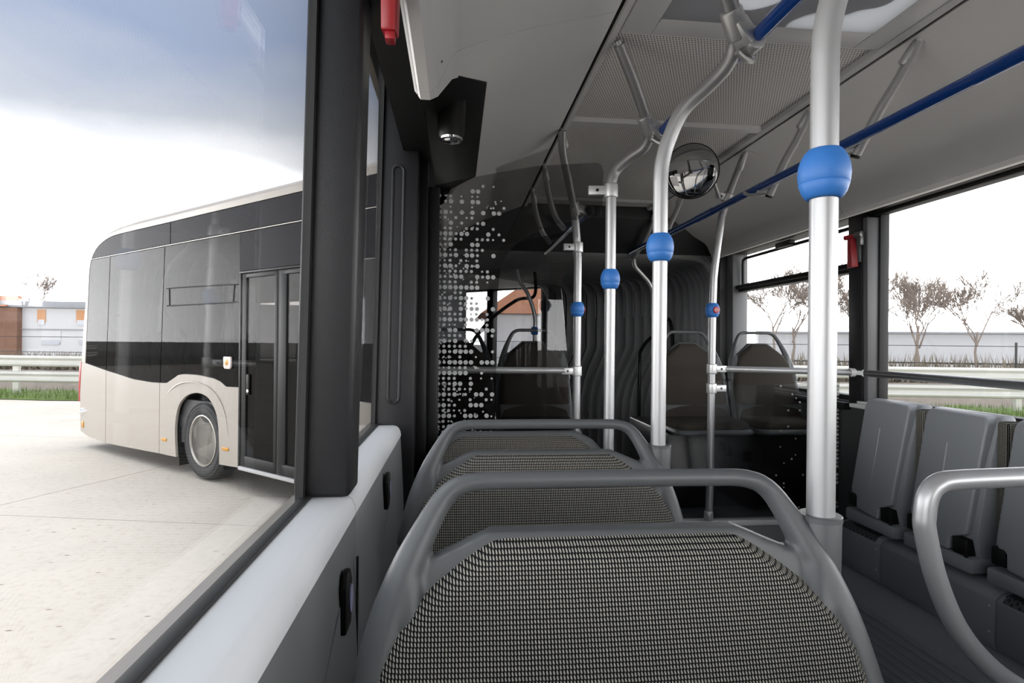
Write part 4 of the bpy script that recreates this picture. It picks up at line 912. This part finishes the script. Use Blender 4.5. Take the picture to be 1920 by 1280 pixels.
# door: two leaves, middle gap, threshold
dr = lp('door_leaf', M_BLK, rs, lambda b: (b.box(V + .004, V + .045, 3.17, 3.262, .30, 2.445), b.box(V + .004, V + .045, 2.585, 2.64, .30, 2.445), b.box(V + .004, V + .045, 2.6, 3.2, .30, .42), b.box(V + .004, V + .045, 2.6, 3.2, 2.395, 2.445)), bevel=.006, label='left black door leaf')
lp('door_pane', G_DOOR, dr, lambda b: b.box(V + .02, V + .026, 2.62, 3.19, .40, 2.41), smooth=False)
lp('door_handle', M_CAST, dr, lambda b: (b.lathe((V + .002, 3.125, 1.145), (-1, 0, 0), [(0, .022), (.004, .02), (.006, .012)], 16),))
lp('handle_slot', M_BLK, dr, lambda b: b.box(V - .002, V + .02, 3.10, 3.155, 1.10, 1.33), bevel=.012)
dr2 = lp('door_leaf', M_BLK, rs, lambda b: (b.box(V + .004, V + .045, 2.43, 2.555, .30, 2.445), b.box(V + .004, V + .045, 1.88, 1.95, .30, 2.445), b.box(V + .004, V + .045, 1.9, 2.5, .30, .42), b.box(V + .004, V + .045, 1.9, 2.5, 2.395, 2.445)), bevel=.006, label='right black door leaf')
lp('door_pane', G_DOOR, dr2, lambda b: b.box(V + .02, V + .026, 1.93, 2.45, .40, 2.41), smooth=False)
lp('door_gasket', M_RUB, rs, lambda b: b.box(V + .01, V + .04, 2.55, 2.59, .30, 2.44))
lp('door_frame', M_BLK, rs, lambda b: (b.box(V - .004, V + .03, 3.265, 3.298, .27, 2.46), b.box(V - .01, V + .03, 1.86, 3.30, 2.448, 2.47)), bevel=.003)
lpoly('door_header', M_BBLK, [(.80, 2.475), (3.29, 2.475), (3.29, TOPZ), (.80, TOPZ)])
lp('threshold', mat('threshold_grey', (.40, .40, .40), .5), rs, lambda b: b.box(V - .02, V + .06, 1.86, 3.27, .262, .302), bevel=.006)
# lamps, reflectors
lp('side_lamp', M_LENS, rs, lambda b: b.prism([(V, 3.585, 1.40), (V, 3.56, 1.375), (V, 3.455, 1.375), (V, 3.435, 1.40), (V, 3.435, 1.515), (V, 3.585, 1.515)], (-.025, 0, 0)), bevel=.008, label='small clear side lamp with amber bulb')
lp('side_lamp_bulb', M_AMBER, rs, lambda b: b.lathe((V - .012, 3.51, 1.455), (-1, 0, 0), [(0, .045), (.014, .04), (.02, .01)], 16))
for y0, y1, z0, z1 in ((4.965, 5.10, .388, .428), (3.49, 3.625, .437, .475), (7.66, 7.735, .31, .41)):
    rf = lp('reflector', M_AMBER, rs, lambda b: b.box(V - .010, V + .004, y0, y1, z0, z1), bevel=.005, label='amber side reflector')
lp('rear_marker', M_CHROME, rs, lambda b: b.lathe((V + .01, 7.72, .56), (-1, 0, 0), [(0, .065), (.03, .05), (.05, .02), (.052, .001)], 20))
lp('tail_lamp', M_RED, rs, lambda b: b.prism([(V - .004, 7.78, 1.35), (V - .004, 7.86, 1.28), (V - .004, 7.895, .95), (V - .004, 7.885, .72), (V - .004, 7.84, .70), (V - .004, 7.83, 1.0)], (.16, 0, 0)), bevel=.01)
# --- inside of the rear section
lp('floor_panel', M_FLOOR, rs, lambda b: b.box(-1.2, 1.2, .75, 7.6, .40, .42))
lp('wheel_box', M_DARK, rs, lambda b: (b.box(-1.2, -.55, 3.62, 4.85, .42, .95), b.box(.55, 1.2, 3.62, 4.85, .42, .95)))
lp('inner_ceiling', M_COVE, rs, lambda b: b.prism([(-.46, .75, 2.67), (-.9, .75, 2.52), (-1.05, .75, 2.40), (-1.22, .75, 2.40), (-1.22, .75, 2.75), (1.22, .75, 2.75), (1.22, .75, 2.40), (1.05, .75, 2.40), (.9, .75, 2.52), (.46, .75, 2.67)], (0, 6.5, 0)), angle=50)
lp('rear_wall', M_DARK, rs, lambda b: (b.box(-1.2, 1.2, 7.35, 7.5, .4, 1.5), b.box(-1.2, 1.2, 7.35, 7.45, 2.3, 2.75), b.box(-1.2, -1.0, 7.35, 7.45, 1.5, 2.3), b.box(1.0, 1.2, 7.35, 7.45, 1.5, 2.3)))
lp('inner_wall', M_DARK, rs, lambda b: (b.box(1.17, 1.26, .75, 7.6, .3, 1.31), b.box(1.17, 1.26, .75, 7.6, 2.385, 2.75)))
for y0, y1 in ((.75, .80), (1.56, 1.66), (2.55, 2.66), (3.9, 4.02), (5.3, 5.42), (7.0, 7.5)):
    lp('window_pillar', M_BLACK, rs, lambda b: b.box(1.15, 1.25, y0, y1, 1.30, 2.40), bevel=.005)
for y0, y1 in ((.80, 1.56), (1.66, 2.55), (2.66, 3.9), (4.02, 5.3), (5.42, 7.0)):
    lp('far_pane', G_TINT2 if False else G_WIN, rs, lambda b: b.box(1.215, 1.22, y0, y1, 1.30, 2.40), smooth=False)
lp('outer_right_wall', M_BEIGE, rs, lambda b: (b.box(1.262, 1.275, .75, 7.7, .3, 1.32), b.box(1.262, 1.275, .75, 7.6, 2.385, 3.3)))
lp('front_bulkhead', M_DARK, rs, lambda b: (b.box(-1.26, -1.13, .74, .80, .3, 2.9), b.box(1.10, 1.26, .74, .80, .3, 2.9), b.box(-1.2, 1.2, .74, .80, 2.42, 3.2)), bevel=.004)
def rear_local(x, y, z): return (PIV.x + x * cos(TH) - y * sin(TH), PIV.y + x * sin(TH) + y * cos(TH), z)
for x, y, lb in ((.93, 3.1, 'dark rear section seat by the far window, nearest the joint'), (.47, 3.1, 'dark rear section seat on the aisle, nearest the joint'), (-.95, 5.35, 'seat seen through the tinted pane above the wheel arch'), (-.95, 6.2, 'seat seen through the tinted middle pane of the bus'), (.93, 5.2, 'seat on the far side of the bus behind the tinted panes')):
    c = copy_tree(sl); c.location = rear_local(x, y, .42 if y < 3.5 else .70); c.rotation_euler = (0, 0, TH); c['label'] = lb; c['group'] = 'seats inside the rear bus section'
for x, y, lb in ((-.55, 3.2, 'pole with blue ball inside the swung bus, beside the door'), (-.50, 5.0, 'pole with blue ball inside the swung bus, behind the middle pane'), (.5, 2.2, 'slim pole inside the rear section by the far windows')):
    q = rear_local(x, y, .42); jp = thing('inside_pole', lb, 'pole', q, group='poles inside the rear bus section')
    part('tube', M_ALU, jp, lambda b: b.tube([(q[0], q[1], .42), (q[0], q[1], 2.64)], .0185, 14)); ball(jp, (q[0], q[1], 1.9))

# ------------------------------------------------------------------ outside
gd = structure('ground', 'pale concrete yard of large jointed slabs')
part('base', mat('joint_dirt', (.16, .145, .13), .95), gd, lambda b: b.box(-60, 60, -30, 40, -.20, -.014), smooth=False)
O_ = Vector((-4.36, 5.86)); a_ = Vector((cos(rad(-11.1)), sin(rad(-11.1)))); b__ = Vector((cos(rad(67)), sin(rad(67))))
LA, LB = 5.6, 4.05
O_ = Vector((-4.72, 5.93))
slab_me = None
for i in range(-6, 9):
    for j in range(-4, 4):
        c0 = O_ + a_ * (i * LA) + b__ * (j * LB)
        if c0.y > 15.5 + -.18 * c0.x or c0.y < -16 or abs(c0.x) > 40: continue
        if slab_me is None:
            m_ = MB(); gp_ = .006
            q = [a_ * gp_ + b__ * gp_, a_ * (LA - gp_) + b__ * gp_, a_ * (LA - gp_) + b__ * (LB - gp_), a_ * gp_ + b__ * (LB - gp_)]
            m_.prism([(p.x, p.y, -.10) for p in q], (0, 0, .10)); o = m_.build('concrete_slab', M_CONC, gd, local=True, smooth=False); slab_me = o.data
        else:
            o = bpy.data.objects.new('concrete_slab', slab_me); COL.objects.link(o); o.parent = gd
        o.location = (c0.x, c0.y, 0)
far = part('far_ground', mat('far_ground_mat', (0.2359, 0.2246, 0.2022), .95, vary=.2, vscale=.3), None, lambda b: b.box(-300, 300, -120, 300, -.5, -.21), smooth=False)
tag(far, 'pale open ground beyond the concrete yard', kind='structure'); far.name = 'ground_beyond'
def gy(x): return 15.05 - .18 * x          # line of the guardrail
random.seed(3)
# grass verge: low rough bank with blades
def verge(b):
    nx, ny = 120, 8; v = []
    for i in range(nx + 1):
        x = -26 + 56 * i / nx
        for j in range(ny + 1):
            t = j / ny; v.append((x, gy(x) - .75 + 2.6 * t + .05 * math.sin(x * 3), .02 + (.10 * sin(pi * min(1, t * 1.2)) + random.uniform(-.03, .05)) * (1 if 0 < t else 0)))
    n = ny + 1; b.v = v; b.f = [(i * n + j, (i + 1) * n + j, (i + 1) * n + j + 1, i * n + j + 1) for i in range(nx) for j in range(ny)]
vg = part('grass_verge', M_GRASS, None, verge); tag(vg, 'strip of rough green grass under the guardrail', 'grass', kind='stuff')
def blades(b):
    for k in range(9000):
        x = random.uniform(-24, 26); y = gy(x) - .72 + random.random() ** 1.3 * 1.6; h = random.uniform(.06, .22); a = random.uniform(0, pi); w = .012; lx = random.uniform(-.05, .05)
        i = len(b.v); b.v += [(x - w * cos(a), y - w * sin(a), .05), (x + w * cos(a), y + w * sin(a), .05), (x + lx, y + lx * .5, .08 + h)]; b.f.append((i, i + 1, i + 2))
part('grass_blades', M_GRASS, vg, blades, smooth=False)['kind'] = 'stuff'
sv = part('soil_bank', M_SOIL, None, lambda b: b.loft([[(x, gy(x) + 1.7, .0), (x, gy(x) + 2.2, .35), (x, gy(x) + 4, .40), (x, gy(x) + 20, .3)] for x in (-60, 0, 60)], closed=False)); tag(sv, 'low brown bank behind the guardrail', kind='structure'); sv.name = 'ground_bank'
# guardrail: two corrugated beams on posts
gu = thing('guardrail', 'galvanised double beam guardrail along the edge of the yard', 'guardrail', (0, gy(0), 0))
def beam(b, zc):
    pr = [(.0, -.155), (-.035, -.150), (-.075, -.115), (-.080, -.085), (-.035, -.035), (-.030, 0), (-.035, .035), (-.080, .085), (-.075, .115), (-.035, .150), (0, .155)]
    pr = pr + [(x + .006, z) for x, z in reversed(pr)]
    L = []
    for x in (-40, 40): L.append([(x, gy(x) + d, zc + z) for d, z in pr])
    b.loft(L)
part('beam', M_GALV, gu, lambda b: beam(b, 1.03), angle=50); part('beam', M_GALV, gu, lambda b: beam(b, .58), angle=50)
for i in range(-8, 9):
    x = i * 3.3 + .7
    part('post', M_GALV, gu, lambda b: (b.box(x - .08, x + .08, gy(x) + .01, gy(x) + .10, -.05, 1.15),), bevel=.005)
# wire fence beyond
fe = thing('wire_fence', 'thin wire fence behind the guardrail', 'fence', (0, gy(0) + 5, 0))
for z in (1.15, 1.72): part('wire', M_HUB, fe, lambda b: b.tube([(-45, gy(-45) + 5, z), (45, gy(45) + 5, z)], .011, 6))
for i in range(-9, 10):
    x = i * 4.6; part('fence_post', M_HUB, fe, lambda b: b.cyl((x, gy(x) + 5, .0), (x, gy(x) + 5, 1.85), .035, 8))
# scrubby hedge
def scrub(b, x0, x1, dy, h, n):
    for k in range(n):
        x = random.uniform(x0, x1); y = gy(x) + dy + random.uniform(-.8, .8); z = .3; a = random.uniform(0, 2 * pi); l = random.uniform(.4, 1) * h; q = .05
        i = len(b.v); tx, ty = x + random.uniform(-.5, .5), y + random.uniform(-.3, .3); b.v += [(x - q * cos(a), y - q * sin(a), z), (x + q * cos(a), y + q * sin(a), z), (tx, ty, z + l)]; b.f.append((i, i + 1, i + 2))
for x0, x1, lb, hh in ((-36, -8, 'dry brown scrub behind the guardrail on the left', .9), (4, 44, 'dry brown scrub behind the guardrail on the right', 1.25)):
    o = part('dry_scrub', M_HEDGE, None, lambda b: scrub(b, x0, x1, 7.0, hh, 4200), smooth=False); tag(o, lb, 'scrub', kind='stuff')

# buildings
def window_piece(parent, m, x, y, z, w, h, deep=.12):
    f = part('window', m, parent, lambda b: b.box(x, x + w, y - .06, y + deep, z, z + h)); part('pane', M_WIN, f, lambda b: b.box(x + .08, x + w - .08, y - .075, y - .058, z - .25, z + h * .2)); return f
hb = thing('white_building', 'long white two storey building with flat roof and orange blinds', 'building', (-40, 56, 0))
part('wall', M_WALLW, hb, lambda b: b.box(-39.2, -14, 55, 66, 0, 4.35)); part('roof', M_ROOFG, hb, lambda b: b.box(-46, -13.6, 54.6, 66.4, 4.35, 4.95), bevel=.03)
part('brick_wing', M_BROWN, hb, lambda b: b.box(-50, -39.2, 54.4, 64, 0, 4.3)); part('wing_roof', M_ROOFR, hb, lambda b: b.prism([(-50.5, 54, 4.4), (-40, 54, 4.4), (-41, 58, 5.6), (-50, 58, 5.6)], (0, .2, 0)))
part('balcony', M_SHUT, hb, lambda b: b.box(-49, -41, 53.4, 54.4, 2.55, 3.1))
for x in (-37.9, -34.6, -31, -27.5, -24): window_piece(hb, M_SHUT, x, 55, 3.05, 1.25 if x != -37.9 else .7, 1.15)
for x in (-37.6, -34.4, -30.8, -27, -23): window_piece(hb, M_WALLW, x, 55, 1.25, 1.7, 1.0)
part('floor_line', M_ROOFG, hb, lambda b: b.box(-39.2, -14, 54.9, 55, 2.35, 2.45))
ho = thing('tiled_house', 'white house with orange tiled gable roof seen through the far windows', 'house', (4.5, 36, 0))
part('wall', M_WALLW, ho, lambda b: b.box(2.2, 9.6, 35, 44, 0, 3.5))
part('roof', M_ROOFR, ho, lambda b: b.hexa([(1.5, 34.3, 3.45), (10.3, 34.3, 3.45), (10.3, 44.7, 3.45), (1.5, 44.7, 3.45), (4.6, 38.6, 5.7), (7.6, 38.6, 5.7), (7.6, 40.4, 5.7), (4.6, 40.4, 5.7)]))
for x in (3.4, 6.4): window_piece(ho, M_WALLW, x, 35, 1.5, 1.2, 1.2)
hl2 = thing('grey_hall', 'long pale grey hall beyond the bare trees on the right', 'building', (60, 60, 0))
part('wall', mat('hall_pale', (0.4044, 0.4044, 0.4156), .8), hl2, lambda b: b.prism([(35, 62, 0), (95, 34, 0), (95, 34, 3.0), (35, 62, 3.0)], (3, 6, 0))); part('roof', M_ROOFG, hl2, lambda b: b.prism([(34.5, 61.6, 3.0), (95.5, 33.2, 3.0), (95.5, 33.2, 3.2), (34.5, 61.6, 3.2)], (3.4, 6.4, 0)))
part('gate', mat('hall_gate', (.50, .52, .58), .7), hl2, lambda b: b.prism([(62, 49.28, .2), (66, 47.41, .2), (66, 47.41, 2.6), (62, 49.28, 2.6)], (-.08, -.17, 0)))

# bare trees
def bare_tree(label, x, y, h, seed, spread=.75):
    rnd = random.Random(seed); t = thing('bare_tree', label, 'tree', (x, y, 0), group='bare winter trees beyond the guardrail')
    trunk, twig = MB(), MB()
    def grow(p, d, l, r, lvl):
        q = p + d * l
        mb = trunk if lvl == 0 else twig
        mid = p + d * l * .5 + Vector((rnd.uniform(-1, 1), rnd.uniform(-1, 1), 0)) * l * .06
        r = max(r, .019); mb.tube([p, mid, q], [r, r * .8, r * .6], 6 if lvl < 2 else 3, caps=False)
        if lvl >= 5: return
        for k in range(4 if lvl in (1, 2, 3) else 3):
            a = rnd.uniform(0, 2 * pi); el = rnd.uniform(.30, spread); s_ = Vector((cos(a), sin(a), 0))
            nd = (d + s_ * el * 1.1 + Vector((0, 0, .12))).normalized(); f = rnd.uniform(.5, 1.0)
            grow(p + (q - p) * f, nd, l * rnd.uniform(.62, .82), r * .55, lvl + 1)
    grow(Vector((x, y, 0)), Vector((rnd.uniform(-.05, .05), 0, 1)), h * .44, h * .016, 0)
    trunk.build('trunk', M_BARK, t); twig.build('branches', M_BARK, t)
TREES = [('bushy bare tree behind the STOP button pole seat', 20.5, 43.0, 6.4), ('wide bare tree behind the guardrail right of the silver pole', 31.0, 40.0, 7.2), ('bare tree half behind the tallest one', 34.5, 39.0, 6.4), ('small bare tree near the grey hall', 41.0, 36.0, 4.6), ('thin bare tree between the window bars', 26.5, 42.0, 7.0), ('bare tree on the left of the small right window', 22.0, 37.0, 6.6), ('bare tree in the middle of the small right window', 25.0, 36.0, 6.0), ('bare tree just right of the thick silver pole', 27.6, 36.0, 5.2), ('tallest bare tree beside the black right pillar', 29.5, 33.0, 6.8), ('slender bare tree right of the tallest one', 33.0, 32.5, 6.0), ('low bare tree in the middle of the large right window', 36.0, 32.0, 4.2), ('bare tree left of the small right window, behind the pillar', 19.0, 38.0, 6.0), ('bare tree at the right edge of the large window', 52, 30, 4.6), ('dark bare tree above the building at the left picture edge', -50.0, 72.0, 8.6)]
for i, (lb, x, y, h) in enumerate(TREES): bare_tree(lb, x, y, h, 20 + i)
